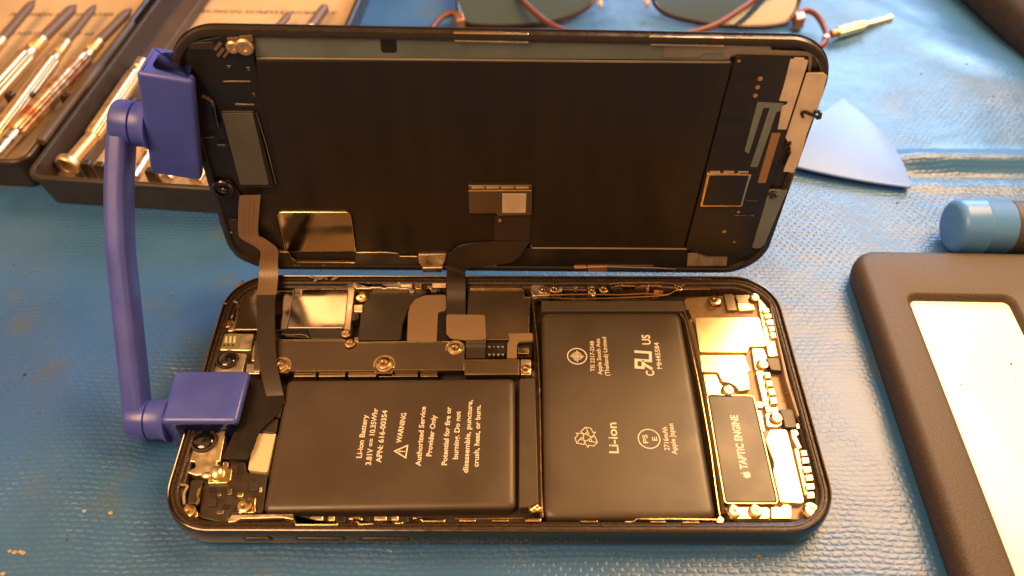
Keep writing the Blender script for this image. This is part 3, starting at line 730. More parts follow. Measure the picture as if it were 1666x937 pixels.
# ---- right end
H1 = lambda L: cv(1090, 440, 4.261, L); I1 = lambda L: cv(1090, 640, 3.904, L)
base = bplate('lower_board', [(1112, 484), (1228, 478), (1250, 500), (1296, 640), (1340, 800), (1330, 846), (1186, 848), (1140, 640), (1122, 545)], 2.005, 3.9, 'board_tan', 2, .3)
bplate('speaker_shield', H1([(170, 325), (620, 325), (670, 525), (548, 528), (540, 568), (206, 566)]), 3.9, 4.9, 'bright', .7, .12, label='large bright shield at the far right end')
bplate('speaker_shield', H1([(206, 585), (520, 585), (535, 640), (560, 690), (540, 702), (556, 822), (480, 836), (455, 800), (420, 780), (362, 768), (330, 706), (220, 702)]), 3.9, 4.9, 'bright', .5, .12, label='bright shield with a stepped outline')
bplate('speaker_shield', H1([(230, 720), (322, 720), (345, 780), (375, 810), (425, 815), (442, 858), (256, 860)]), 3.9, 4.8, 'bright', .4, .12)
bplate('speaker_shield', H1([(566, 540), (650, 540), (672, 600), (668, 650), (670, 688), (590, 690)]), 3.9, 4.8, 'bright', .6, .12)
bplate('side_flex', H1([(612, 200), (660, 200), (678, 262), (632, 262), (650, 292), (700, 480), (740, 482), (758, 592), (684, 596), (624, 292)]), 3.9, 5.1, 'bright', .4, .1)
bplate('side_flex', H1([(595, 695), (648, 695), (668, 765), (690, 840), (700, 930), (650, 935)]), 3.9, 5.0, 'bright', .4, .1)
bplate('speaker_shield', I1([(605, 122), (690, 122), (715, 150), (712, 195), (690, 214), (617, 212)]), 3.9, 4.9, 'bright', .7, .12)
bplate('side_flex', I1([(580, 0), (625, 0), (640, 80), (682, 90), (685, 116), (612, 116)]), 3.9, 5.0, 'bright', .3, .1)
bplate('speaker_box', I1([(632, 230), (742, 228), (762, 300), (856, 690), (830, 700), (700, 692), (655, 495), (660, 440), (605, 290)]), 3.0, 5.2, 'bright', .6, .2, label='bright loudspeaker box beside the vibration motor')
bplate('side_flex', I1([(765, 232), (805, 230), (822, 262), (800, 270), (838, 345), (812, 352), (780, 290)]), 3.9, 5.2, 'bright', .4, .1)
bplate('side_flex', I1([(790, 350), (815, 352), (880, 640), (858, 650)]), 3.9, 5.2, 'bright', .3, .1)
bplate('bracket', I1([(368, 722), (632, 722), (634, 796), (390, 798), (370, 770)]), 3.0, 4.6, 'bright', .8, .12)
bplate('bracket', I1([(640, 722), (705, 722), (730, 690), (770, 715), (772, 794), (645, 796)]), 3.0, 4.6, 'bright', .4, .12)
bplate('bracket', I1([(545, 50), (588, 52), (596, 90), (556, 94)]), 3.9, 4.9, 'bright', .6, .12)
bplate('bracket', I1([(555, 108), (578, 108), (606, 240), (590, 242)]), 3.9, 4.7, 'bright', .2, .1)
bplate('mesh_block', H1([(662, 605), (798, 600), (782, 698), (700, 690)]), 3.9, 5.4, 'shield_dark', .5, .2)
bplate('mesh_block', I1([(690, 100), (788, 100), (806, 218), (730, 218), (716, 150)]), 3.9, 5.4, 'shield_dark', .5, .2)
bplate('bracket', H1([(262, 182), (368, 182), (360, 240), (275, 235)]), 3.9, 4.6, 'battery_tab', .6, .15)
bplate('bracket', H1([(370, 162), (438, 162), (466, 275), (398, 275)]), 3.9, 4.9, 'shield_satin', .3, .15)
bplate('bracket', H1([(450, 168), (552, 166), (575, 222), (470, 222)]), 3.9, 5.0, 'shield_satin', .3, .15)
bplate('speaker_shield', H1([(468, 222), (576, 220), (588, 272), (478, 278)]), 3.9, 4.8, 'bright', .3, .12)
def tabs(fn, L, name='grille_tab'):
    for (x, y, w_, h_, sk) in L:
        x -= 2; w_ += 5
        bplate(name, fn([(x, y), (x + w_, y - 3), (x + w_ + sk, y + h_ - 3), (x + sk, y + h_)]), 4.2, 5.9, 'gold', .25, .14)
tabs(H1, [(640, 262, 42, 30, 6), (654, 300, 44, 32, 6), (666, 342, 50, 36, 8), (682, 386, 50, 36, 8), (694, 430, 44, 40, 8), (652, 706, 38, 42, 10), (664, 764, 40, 40, 10), (680, 820, 42, 46, 10), (692, 878, 42, 48, 10)])
tabs(I1, [(634, 26, 40, 42, 8), (830, 362, 34, 36, 8), (836, 408, 42, 38, 6), (846, 464, 46, 40, 6), (860, 518, 44, 38, 6), (864, 572, 48, 40, 6), (870, 626, 44, 42, 4)])
brim('plate_edge', I1([(730, 0), (780, 10), (800, 70), (840, 92)]), 5.6, 'black', .15, closed=False)
bplate('side_wall', H1([(690, 200), (700, 200), (760, 470), (830, 760), (900, 1010), (880, 1010), (800, 760), (740, 470)]), 3.0, 6.2, 'flex', .2, .2)
# vibration motor
te = bplate('vibration_motor', [(1151, 643), (1225, 645), (1265, 818), (1180, 818)], 3.0, 5.3, 'battery', .9, .35, label='dark rectangular vibration motor printed TAPTIC ENGINE')
brim('motor_rim', [(1150, 642), (1226, 644), (1266, 819), (1179.5, 819)], 5.05, 'gold', .16, .9, parent=te)
bm = NB(); zt = 5.32
I2 = lambda x, y: (1090 + x / 3.904, 640 + y / 3.904)
text(bm, 'TAPTIC ENGINE', Bp(*I2(495, 482), zt)[:2], Bp(*I2(428, 138), zt)[:2], 1.65, zt, bold=.035)
f = loc2(*I2(488, 516), 1.0, ang=rad(-3))
apple = [(0, .62), (-.35, .78), (-.75, .55), (-.88, 0), (-.62, -.62), (-.3, -.86), (0, -.74), (.3, -.86), (.62, -.6), (.80, -.2), (.58, .05), (.56, .35), (.74, .58), (.35, .78)]
pts = rnd([f(a, b_) for a, b_ in apple], .15, 3)
bm.faces.new([bm.verts.new((x, y, zt + .02)) for x, y in ccw(pts)])
leaf = rnd([f(a, b_) for a, b_ in [(0, .82), (.05, 1.15), (.38, 1.35), (.34, 1.02)]], .12, 3)
bm.faces.new([bm.verts.new((x, y, zt + .02)) for x, y in ccw(leaf)])
obj('print', bm, M['print'], te)

# ================================================================ THE RAISED DISPLAY
DP = thing('display_assembly', 'raised black display panel standing on edge with its inner side showing', 'display', LO)
def lin(d): return rrect(0, 34.1, 141.6 - 2 * d, 69.8 - 2 * d, max(1.2, 11.2 - d), 14)
bm = NB()
prof = [(2.6, -2.6), (.8, -2.6), (.2, -2.2), (0, -1.6), (.35, -1.55), (.35, -.5), (.5, -.15), (.8, 0), (1.9, 0), (2.2, -.2), (2.25, -1.1), (4.0, -1.15)]
loft(bm, [[LF(x, y, z) for x, y in lin(d)] for d, z in prof], True, True)
obj('frame', bm, M['lid_rim'], DP, sharp=30)
bm = NB(); loft(bm, [[LF(x, y, z) for x, y in lin(d)] for d, z in [(1.0, -2.61), (1.0, -3.05), (1.2, -3.2), (1.6, -3.25)]]); obj('screen_glass', bm, M['glass_black'], DP)
def lplate(name, pts, h0, h1, m, r=.5, b=.1, parent=None, label=None):
    global JC
    JC += 1; h1 += (JC % 13) * .0035; h0 += (JC % 7) * .0013
    bm = NB(); slab(bm, LP(pts, h1), h0, h1, r, b, LFF)
    return obj(name, bm, M[m], parent or DP, label=label)
def lrim(name, pts, h, m, rr=.12, closed=False, r=.5, parent=None):
    bm = NB(); p = LP(pts, h); p = rnd(p, r) if closed else p
    rimtube(bm, p, h, rr, LFF, closed); return obj(name, bm, M[m], parent or DP)
L2 = lambda L: cv(260, 30, 3.122, L); L3 = lambda L: cv(320, 280, 4.628, L); L4 = lambda L: cv(660, 280, 4.9, L)
L5 = lambda L: cv(1080, 30, 4.259, L); L6 = lambda L: cv(1080, 240, 4.259, L)
# main black plate and the band above it
lplate('display_plate', [(416, 99), (1196, 103), (1190, 110), (1112, 404), (866, 404), (862, 392), (800, 392), (745, 402), (722, 414), (470, 412), (448, 395)], -1.15, -.35, 'lcd', .6, .12)
lplate('top_band', [(412, 50), (560, 52), (1040, 58), (1060, 60), (1190, 62), (1193, 70), (1252, 70), (1257, 84), (1320, 86), (1320, 90), (1190, 92), (1186, 98), (416, 93)], -1.15, -.75, 'lid_teal', .4, .1)
lrim('band_edge', [(418, 95), (700, 97), (1000, 100), (1188, 101)], -.45, 'lid_grey', .28)
lplate('band_foil', L5([(0, 130), (468, 130), (474, 150), (590, 158), (728, 160), (738, 220), (1015, 230), (1032, 246), (1018, 372), (1000, 372), (1005, 262), (480, 250), (440, 280), (415, 275), (412, 242), (270, 242), (245, 270), (0, 270)]), -.75, -.55, 'lid_grey', .5, .06)
lplate('band_slot', [(618, 58), (645, 59), (646, 86), (620, 86)], -.9, -.7, 'black', .8, .04)
for (x, y) in ((738, 53), (1056, 59)):
    c = lplate('frame_clip', [(x, y), (x + 122, y + 2.5), (x + 122, y + 16), (x + 4, y + 14)], -.75, -.1, 'gold', .2, .1)
    lrim('clip_edge', [(x + 2, y + 13.5), (x + 121, y + 16)], 0, 'gold', .2, parent=c); lrim('clip_edge', [(x, y + 1), (x + 121, y + 3)], 0, 'gold', .14, parent=c)
    for k in range(2):
        lplate('clip_slot', [(x + 10 + 56 * k, y + 4.5), (x + 54 + 52 * k, y + 5.5), (x + 54 + 52 * k, y + 10), (x + 10 + 56 * k, y + 9)], -.2, -.06, 'black', .1, .03, parent=c)
# left sensor and earpiece column
lplate('sensor_housing', L2([(150, 120), (330, 90), (480, 95), (480, 210), (520, 400), (600, 780), (590, 860), (400, 850), (330, 560), (270, 420), (180, 280), (130, 210)]), -1.15, -.25, 'black', 1.0, .25)
lplate('sensor_foil', L2([(140, 125), (270, 120), (290, 160), (150, 158)]), -.3, -.1, 'shield_dark', .3, .1)
sp = lplate('earpiece_speaker', L2([(300, 472), (482, 474), (580, 845), (575, 858), (400, 858)]), -.3, .6, 'black', .6, .25)
lplate('speaker_plate', L2([(314, 482), (472, 482), (555, 845), (408, 845)]), .58, .75, 'speaker', .3, .08, parent=sp)
lrim('speaker_edge', L2([(490, 480), (540, 640), (590, 840)]), .2, 'lid_grey', .1, parent=sp)
for (x, y, r_) in ((371, 146, .95), (430, 145, 1.25)):
    p = Lp(260 + x / 3.122, 30 + y / 3.122, .4); bm = NB(); A = LF(p[0], p[1], -.4)
    lathe(bm, A, A + LN, [(0, r_ * 1.5), (1.0, r_ * 1.5), (1.3, r_ * 1.2), (1.3, r_ * .7), (.8, r_ * .6), (.8, .1)], 22); obj('sensor_barrel', bm, M['brass'], DP)
for pts in ([(338, 100), (400, 96), (402, 118), (345, 122)], [(272, 160), (300, 122), (318, 132), (288, 168)], [(286, 190), (315, 150), (332, 160), (302, 200)], [(318, 196), (340, 168), (352, 176), (330, 204)], [(400, 90), (470, 86), (476, 118), (405, 118)]):
    lplate('contact_pad', L2(pts), -.3, .2, 'sleeve', .2, .12)
for pts in ([(320, 318), (460, 318), (462, 326), (322, 326)], [(380, 434), (480, 436), (482, 444), (384, 444)], [(205, 602), (275, 600), (276, 608), (206, 609)], [(290, 640), (335, 642), (335, 650), (292, 650)], [(440, 248), (456, 248), (460, 268), (444, 266)], [(340, 238), (362, 240), (356, 256), (342, 252)], [(470, 378), (484, 380), (486, 400), (474, 396)]):
    lplate('solder_strip', L2(pts), -.3, -.1, 'shield_satin', .1, .06)
bm = NB(); pth = [LF(*Lp(*q, .2), .2) for q in L2([(215, 395), (250, 410), (275, 450), (290, 520), (300, 555)])]; tube(bm, crom(pth, 5), .5, 8); obj('wire', bm, M['steel_dark'], DP)
# front camera ring near the lower left corner
p = Lp(362, 309, .3); A = LF(p[0], p[1], -1.0); bm = NB()
lathe(bm, A, A + LN, [(0, 2.7), (1.2, 2.7), (1.5, 2.4), (1.5, 1.8), (.9, 1.6), (.8, .2)], 28); obj('camera_ring', bm, M['steel_dark'], DP)
bm = NB(); bmesh.ops.create_icosphere(bm, subdivisions=3, radius=1.0, matrix=Matrix.Translation(LF(p[0] + .3, p[1], 0))); obj('camera_lens', bm, M['lens'], DP, sharp=90)
lplate('corner_bracket', L3([(90, 80), (250, 60), (330, 170), (310, 340), (225, 360), (180, 350), (130, 220)]), -1.15, -.3, 'black', .6, .2)
lplate('corner_bracket', L3([(165, 362), (310, 352), (320, 470), (470, 590), (475, 690), (370, 680), (300, 640), (250, 580), (215, 500)]), -1.15, -.5, 'shield_dark', .8, .2)
bm = NB()
for (x, y, s) in ((232, 470, 1.1), (240, 520, 1.3), (262, 560, 1.0), (280, 585, .9), (262, 455, .7), (740, 700, .8), (770, 705, 1.1), (960, 700, 1.2), (985, 712, .8), (935, 735, .7)):
    q = cv(320, 280, 4.628, [(x, y)])[0]; u, v = Lp(*q, -.3)
    bmesh.ops.create_icosphere(bm, subdivisions=2, radius=1, matrix=Matrix.Translation(LF(u, v, -.3)) @ Matrix.Rotation(random.random(), 4, 'Y') @ Matrix.Diagonal((s * .6, .3, s * .5, 1)))
obj('glue_residue', bm, M['glue'], DP, sharp=90)
# bottom rail
lplate('bottom_rail', L3([(610, 590), (690, 600), (720, 660), (760, 676), (1190, 680), (1200, 610), (1515, 612), (1530, 632), (1666, 636), (1666, 700), (620, 700)]), -.9, -.1, 'shield_dark', .4, .15)
lrim('rail_edge', L3([(620, 600), (690, 604), (712, 645), (740, 668), (760, 678), (1190, 682)]), .05, 'gold', .1)
lrim('rail_edge', L3([(1200, 606), (1420, 604), (1515, 612), (1530, 634), (1660, 636)]), .05, 'tin', .1)
lplate('bottom_rail', [(722, 412), (866, 404), (1120, 406), (1118, 436), (960, 438), (700, 436)], -.9, -.3, 'black', .4, .15)
lrim('rail_edge', [(864, 400), (866, 403.5), (990, 404), (1130, 405)], -.1, 'lid_grey', .22)
lplate('frame_clip', L4([(100, 660), (325, 655), (318, 690), (290, 760), (295, 800), (135, 800), (135, 755), (105, 730)]), -.3, .25, 'tin', .3, .12)
lrim('clip_edge', L4([(135, 765), (290, 763)]), .35, 'gold', .14)
lplate('solder_strip', L4([(608, 736), (720, 740), (728, 750), (715, 758), (608, 752)]), -.4, -.1, 'bright', .3, .1)
for pts in ([(1340, 755), (1440, 752), (1445, 775), (1350, 778)], [(1450, 752), (1608, 752), (1608, 795), (1455, 795)]): lplate('frame_clip', L4(pts), -.3, .3, 'copper', .2, .15)
lplate('frame_clip', [(987, 432), (1062, 432), (1070, 440), (990, 441)], -.4, .2, 'shield_satin', .2, .15)
lrim('rail_edge', [(935, 436), (990, 434), (1070, 436), (1100, 438)], .3, 'gold', .14)
lplate('bottom_label', L6([(165, 735), (445, 732), (435, 820), (150, 822)]), -.6, -.3, 'grey_sticker', .2, .05)
# mirror plate near the bottom left
mp_ = lplate('mirror_shield', L3([(612, 306), (640, 300), (1130, 300), (1160, 318), (1196, 596), (680, 600)]), -.4, .3, 'shield', .4, .12)
lrim('shield_edge', L3([(670, 596), (625, 375), (610, 320), (625, 304), (1140, 304), (1160, 330), (1196, 596)]), .35, 'gold', .12, parent=mp_)
# central connector and wide black flex
cc = lplate('connector', L4([(500, 108), (1010, 104), (1006, 345), (735, 350), (722, 328), (510, 330)]), -.4, .5, 'shield_satin', .3, .15)
lrim('connector_edge', L4([(500, 150), (1000, 148)]), .55, 'gold', .12, parent=cc)
for k in range(4): lplate('connector_slot', L4([(525 + 118 * k, 120), (628 + 118 * k, 118), (628 + 118 * k, 134), (525 + 118 * k, 136)]), .45, .62, 'bright', .1, .04, parent=cc)
lplate('label', L4([(770, 172), (962, 172), (956, 325), (770, 325)]), .48, .56, 'silver_foil', .1, .02, parent=cc)
p = Lp(813.5, 359, .2); A = LF(p[0], p[1], -.1); bm = NB(); lathe(bm, A, A + LN, [(0, .45), (.4, .45), (.5, .3), (.5, .05)], 14); obj('rivet', bm, M['copper'], DP)
cvp = L4([(712, 352), (998, 348), (995, 530), (990, 548), (700, 548), (712, 420)])
lplate('flex_cable', cvp, -.4, -.05, 'flex_dark', .3, .06)
# right board
rb = lplate('driver_board', L5([(500, 258), (900, 268), (905, 268), (1010, 270), (600, 1625), (560, 1650), (300, 1650), (150, 1600)]), -.9, .1, 'black', 1.2, .15, label='black board along the right side of the display')
for (x, y, r_) in ((667, 418, .55), (650, 477, .5), (634, 535, .5), (520, 295, .35)):
    q = cv(1080, 30, 4.259, [(x, y)])[0]; p = Lp(*q, .15); A = LF(p[0], p[1], 0); bm = NB(); lathe(bm, A, A + LN, [(0, r_), (.18, r_), (.22, r_ * .7), (.22, .05)], 16); obj('contact_pad', bm, M['copper'], rb)
for (x, y, r_) in ((420, 583, .5), (518, 447, .4), (488, 655, .3)):
    q = cv(1080, 240, 4.259, [(x, y)])[0]; p = Lp(*q, .15); A = LF(p[0], p[1], 0); bm = NB(); lathe(bm, A, A + LN, [(0, r_), (.18, r_), (.22, r_ * .7), (.22, .05)], 16); obj('contact_pad', bm, M['copper'], rb)
lplate('foil_strip', L5([(880, 285), (905, 285), (905, 272), (975, 276), (978, 290), (1002, 292), (985, 350), (850, 770), (790, 770), (822, 610), (855, 600), (858, 575), (800, 572), (830, 480)]), .1, .35, 'silver_foil', .25, .08)
lplate('foil_strip', L5([(992, 380), (1108, 380), (1132, 400), (1095, 540), (1060, 640), (1030, 700), (990, 800), (955, 940), (900, 1070), (870, 1070), (880, 900), (846, 830)]), .0, .4, 'silver_foil', .3, .08, label='crinkled silver foil strip with glue stains')
lplate('tape_strip', L5([(750, 795), (810, 795), (705, 1140), (650, 1140)]), .1, .2, 'orange', .1, .03)
lplate('glass_strip', L5([(650, 580), (830, 590), (812, 640), (780, 650), (650, 1030), (600, 1030), (735, 620), (690, 620), (590, 940), (560, 920)]), .1, .22, 'lid_teal', .2, .04)
lrim('strip_edge', L5([(752, 640), (700, 790), (655, 940)]), .3, 'tin', .06)
ch = lplate('driver_chip', L6([(300, 178), (608, 186), (545, 412), (250, 412)]), .1, .8, 'gold', .4, .2)
lplate('chip_lid', L6([(318, 196), (590, 196), (532, 402), (268, 402)]), .78, .88, 'black', .3, .04, parent=ch)
for k in range(3): lplate('pin', L6([(322 + 98 * k, 164), (392 + 98 * k, 165), (390 + 98 * k, 178), (320 + 98 * k, 178)]), .2, .6, 'tin', .1, .06, parent=ch)
lplate('foil_strip', L6([(725, 295), (830, 300), (862, 290), (700, 670), (668, 700), (610, 700), (705, 380)]), -.6, .05, 'lid_teal', .8, .15, label='grey foil at the lower right corner')
p = Lp(1257, 317.5, .4); A = LF(p[0], p[1], 0); bm = NB(); lathe(bm, A, A + LN, [(0, 1.1), (.5, 1.1), (.6, .9), (.6, .6), (.2, .55), (.2, .05)], 20); obj('screw_seat', bm, M['steel_dark'], DP)
p = Lp(1222, 352, .4); A = LF(p[0], p[1], 0); bm = NB(); lathe(bm, A, A + LN, [(0, .7), (.4, .7), (.5, .5), (.2, .4), (.2, .05)], 18); obj('screw_seat', bm, M['steel_dark'], DP)
lrim('strip_edge', L6([(490, 470), (600, 470), (628, 480)]), .2, 'shield_satin', .12)
lrim('strip_edge', L6([(565, 355), (575, 368), (650, 370)]), .2, 'shield_satin', .1)
lplate('corner_bracket', L6([(830, 170), (900, 0), (945, 20), (900, 170)]), .1, .55, 'silver_foil', .3, .1)
bm = NB(); tube(bm, crom([LF(*Lp(*q, .75), .75) for q in L5([(965, 685), (955, 655), (985, 650), (1020, 665), (1060, 680), (1085, 690), (1070, 640)])], 4), [.35] * 25, 6); obj('wire', bm, M['black'], DP)
bm = NB()
for k in range(14):
    q = cv(1080, 30, 4.259, [(random.uniform(1040, 1090), random.uniform(640, 700)) if k < 7 else (random.uniform(845, 880), random.uniform(850, 940))])[0]
    bmesh.ops.create_icosphere(bm, subdivisions=1, radius=random.uniform(.25, .5), matrix=Matrix.Translation(LF(*Lp(*q, .6), .6)))
obj('foam_crumbs', bm, M['black_soft'], DP, sharp=20)

# ---- flex cable running from the display down over the boards
fl, fr_ = [], []
for (l, r, h) in (((390, 318), (424, 317), .3), ((388, 345), (421.5, 345), .5), ((388, 379), (420, 381), .6), ((394, 389), (430, 388), .7), ((422, 407), (451, 405), .9), ((422, 430), (452, 428), 1.4)):
    fl.append(LF(*Lp(*l, h), h)); fr_.append(LF(*Lp(*r, h), h))
for (l, r, z) in (((421, 455), (452, 455), 8.6), ((418, 480), (449, 480), 9.0), ((418, 500), (447, 500), 8.7), ((419, 560), (448, 560), 7.8), ((424, 600), (452, 600), 7.1), ((431, 635), (459, 633), 6.0), ((436, 650), (463, 648), 5.2)):
    fl.append(Bp(*l, z)); fr_.append(Bp(*r, z))
bm = NB(); ribbon(bm, fl[:8], fr_[:8], .16); fc = obj('flex_cable', bm, M['flex'], DP, label='long brown flex cable hanging over the boards')
bm = NB()
for k in (.30, .52, .74):
    A_, C_ = crom(fl, 6), crom(fr_, 6)
    tube(bm, [a.lerp(c, k) + (Vector((0, -.09, .03)) if i < 34 else Vector((0, 0, .09))) for i, (a, c) in enumerate(zip(A_, C_))][:36], .045, 5)
obj('flex_trace', bm, M['copper'], fc)
bm = NB(); ribbon(bm, fl[7:], fr_[7:], .2); obj('flex_tail', bm, M['flex_dark'], fc)
bplate('flex_plug', [(428, 642), (462, 638), (464, 656), (434, 658)], 3, 5.6, 'black', .4, .2)
# ---- second flex cable, from the connector to the shield
fl, fr_ = [], []
for (l, r, h) in (((800, 393), (862, 392), .1), ((765, 396), (835, 425), .15), ((742, 403), (785, 433), .3), ((729, 418), (760, 438), .6), ((727, 436), (757, 446), 1.0)):
    fl.append(LF(*Lp(*l, h), h)); fr_.append(LF(*Lp(*r, h), h))
for (l, r, z) in (((727, 455), (757, 455), 8.2), ((727, 470), (757, 470), 7.6), ((727, 490), (757, 490), 6.3), ((726, 512), (757, 512), 5.9)):
    fl.append(Bp(*l, z)); fr_.append(Bp(*r, z))
bm = NB(); ribbon(bm, fl, fr_, .16); f2 = obj('flex_cable', bm, M['flex_dark'], DP, label='short dark flex cable running to the shield')
bm = NB(); slab(bm, BP([(726, 511), (789, 512), (791, 552), (758, 553), (733, 550), (726, 542)], 6.0), 5.6, 6.0, .8, .08); obj('flex_end', bm, M['flex'], f2)
bm = NB(); ribbon(bm, [Bp(x, y, z) for x, y, z in [(758, 551, 5.9), (758, 556, 5.7), (758, 566, 4.9), (758, 583, 4.7)]], [Bp(x, y, z) for x, y, z in [(790.5, 551, 5.9), (790.5, 556, 5.7), (790, 566, 4.9), (789, 583, 4.7)]], .16); obj('flex_end', bm, M['flex_dark'], f2)

# ================================================================ BLUE HOLDER
p1 = Lp(232, 205, 0.5); P1 = LF(p1[0], p1[1], .5)
P2 = Bp(236, 672, 6.5)
BH = thing('clip_holder', 'blue plastic holder with two clips propping the display open', 'holder', (P2.x, P2.y, 0))
# upper clip in the frame of the display (cross-section u,h swept along v)
ux = -70.8
vt = Lp(318, 125, 4.6)[1]; vb = Lp(328, 292, 4.6)[1]; ur = Lp(324, 200, 4.6)[0]
ur -= 1.2
sec = [(ux - 7.6, -6.2), (ux - 7.6, 4.6), (ur, 4.6), (ur, 1.6), (ux - 4.2, 1.4), (ux - 4.2, -3.6), (ur - 1, -3.8), (ur - 1, -6.2)]
uc_, vc_, ra_ = (ux + ur) / 2 - 3, (vt + vb) / 2, rad(-10)
def clipF(a, b_, c):
    du, dv = a - uc_, c - vc_
    return LF(uc_ + du * math.cos(ra_) - dv * math.sin(ra_), vc_ + du * math.sin(ra_) + dv * math.cos(ra_), b_)
bm = NB(); extr(bm, rnd(sec, [2.0, 2.2, 1.4, 1.1, .8, .8, .9, .9], 5), bevprof(vb, vt, 1.0, True, 5), clipF)
obj('clip', bm, M['blue'], BH, label='upper clip gripping the edge of the display', sharp=50)
# lower clip in world axes (cross-section x,z swept along y)
zc = 10.0
q0 = Bp(275, 604, zc); q1 = Bp(397, 602, zc); q2 = Bp(393, 692, zc)
xr = (q1.x + q2.x) / 2; xl = -71.8; y1 = q1.y; y0 = q2.y + .9
sec = [(xl - 5.0, -1.75), (xr - 1, -1.75), (xr - 1, -.05), (xl - .5, -.05), (xl - .5, 7.6), (xr, 7.8), (xr, zc), (xl - 5.0, zc)]
bm = NB(); extr(bm, rnd(sec, [1.2, .8, .3, .8, .8, .9, 1.2, 1.8], 5), bevprof(y0, y1, 1.1, True, 5), lambda a, b_, c: Vector((a, c, b_)))
obj('clip', bm, M['blue'], BH, label='lower clip gripping the edge of the phone body', sharp=50)
# bosses and arm
def pln(px, py):   # point where the sight line meets the plane of the arm (through P1, P2 and the x axis)
    n_ = Vector((1, 0, 0)).cross(P2 - P1); d = ray(px, py); t = (P1 - CAMP).dot(n_) / d.dot(n_); return CAMP + d * t
armc = [(204, 190), (199, 215), (196, 260), (194, 320), (196, 400), (203, 470), (211, 545), (218, 610), (223, 660), (227, 692)]
ap = crom([pln(*q) for q in armc], 5)
secr = rrect(0, 0, 4.7, 7.2, 1.5, 4)
sech = [(x, y) for x, y in secr]
L_ = len(ap); rs = [min(1, .55 + .45 * min(i, L_ - 1 - i) / 3) for i in range(L_)]
bm = NB(); tube(bm, ap, rs, up=(P2 - P1).cross(Vector((1, 0, 0))).normalized(), sec=sech)
obj('arm', bm, M['blue'], BH, sharp=50)
for (a, xr_, rr) in ((P1, ux - 6.6, 5.0), (P2, xl - 4.2, 4.6)):
    c = ap[2] if a is P1 else ap[-3]
    bm = NB(); A = Vector((c.x - 2.0, c.y, c.z)); Bx = Vector((xr_, a.y, a.z)) if a is P1 else Vector((xr_, c.y, max(c.z, 3.4)))
    ln = (Bx - A).length
    lathe(bm, A, Bx, [(0, rr * .7), (.4, rr * .95), (1.0, rr), (4.6, rr), (4.8, rr * .9), (5.0, rr * .9), (5.1, rr * 1.0), (ln * .8, rr * .98), (ln, rr * 1.12)] if ln > 6.5 else [(0, rr * .7), (.4, rr * .95), (1, rr), (ln, rr)], 36)
    obj('pivot', bm, M['blue'], BH)

# ================================================================ SCREWDRIVER CASES
tx = Vector((0.9962, -0.0872, 0)); ty = Vector((0.105, 0.9945, 0))
def tray(name, label, O, w, dpt, cat='case'):
    T = thing(name, label, cat, O)
    F = lambda a, b_, z: O + tx * a + ty * b_ + Vector((0, 0, z))
    bm = NB(); outer = lambda d, r=5: rrect(w / 2, dpt / 2, w - 2 * d, dpt - 2 * d, max(.6, r - d), 6)
    prof = [(6.0, .0), (3.0, .0), (2.2, .5), (1.0, 8), (.5, 10.2), (0, 10.4), (-.1, 10.9), (0, 11.6), (.4, 12), (1.3, 12), (1.7, 11.7), (2.4, 8), (5.0, 1.3), (6.4, 1.0)]
    loft(bm, [[F(x, y, z) for x, y in outer(d)] for d, z in prof])
    obj('shell', bm, M['tray'], T, sharp=35)
    bm = NB(); extr(bm, outer(6.0), [(0, 1.02), (0, 1.5), (.02, 1.5)], lambda a, b_, z: F(a, b_, z)); obj('card_liner', bm, M['liner'], T)
    return T, F
TR, FR = tray('screwdriver_case', 'open black case right of the blue arm with its card liner partly behind the display', Vector((-137.5, 68.5, 0)), 74, 150)
TL, FL = tray('screwdriver_case', 'open black case at the far left edge holding four screwdrivers', Vector((-137.5, 68.5, 0)) - tx * 76.5 - ty * (-6.0), 74, 150)
TR['group'] = TL['group'] = 'black screwdriver cases'
def ltext(s, a, c, ch, par, z=1.53, **k):
    bm = NB(); text(bm, s, Bp(*a, z)[:2], Bp(*c, z)[:2], ch, z, **k); obj('print', bm, M['liner_ink'], par)
ltext('PRECISION SCREWDRIVER SET', (14, 26), (212, 26), 2.0, TL, shear=.2, bold=.02)
ltext('CO.NO.CHO. CO. 1 wt', (0, 57), (152, 57), 2.0, TL, shear=.2, bold=.02)
ltext('PRECISION SCREWDRIVER SET', (306, 20), (548, 24), 2.0, TR, shear=.2, bold=.02)
# dark deep wall strip along the left inner side of the right tray
bm = NB()
slab(bm, [(0, 0), (6.2, 0), (9.5, 138), (0, 138)], 1.55, 5.5, .5, .4, lambda a, b_, z: FR(a + 2.0, b_ + 6, z)); obj('inner_ledge', bm, M['tray_inner'], TR)
# hinge rod between the cases
bm = NB(); A = Bp(66, 232, 12); B_ = Bp(214, 38, 12); L = (B_ - A).length
lathe(bm, A, B_, [(0, 1.2), (.3, 1.5), (L * .42, 1.5), (L * .43, 1.9), (L * .6, 1.9), (L * .61, 1.4), (L, 1.4)], 16); obj('hinge_rod', bm, M['tray_inner'], TL)
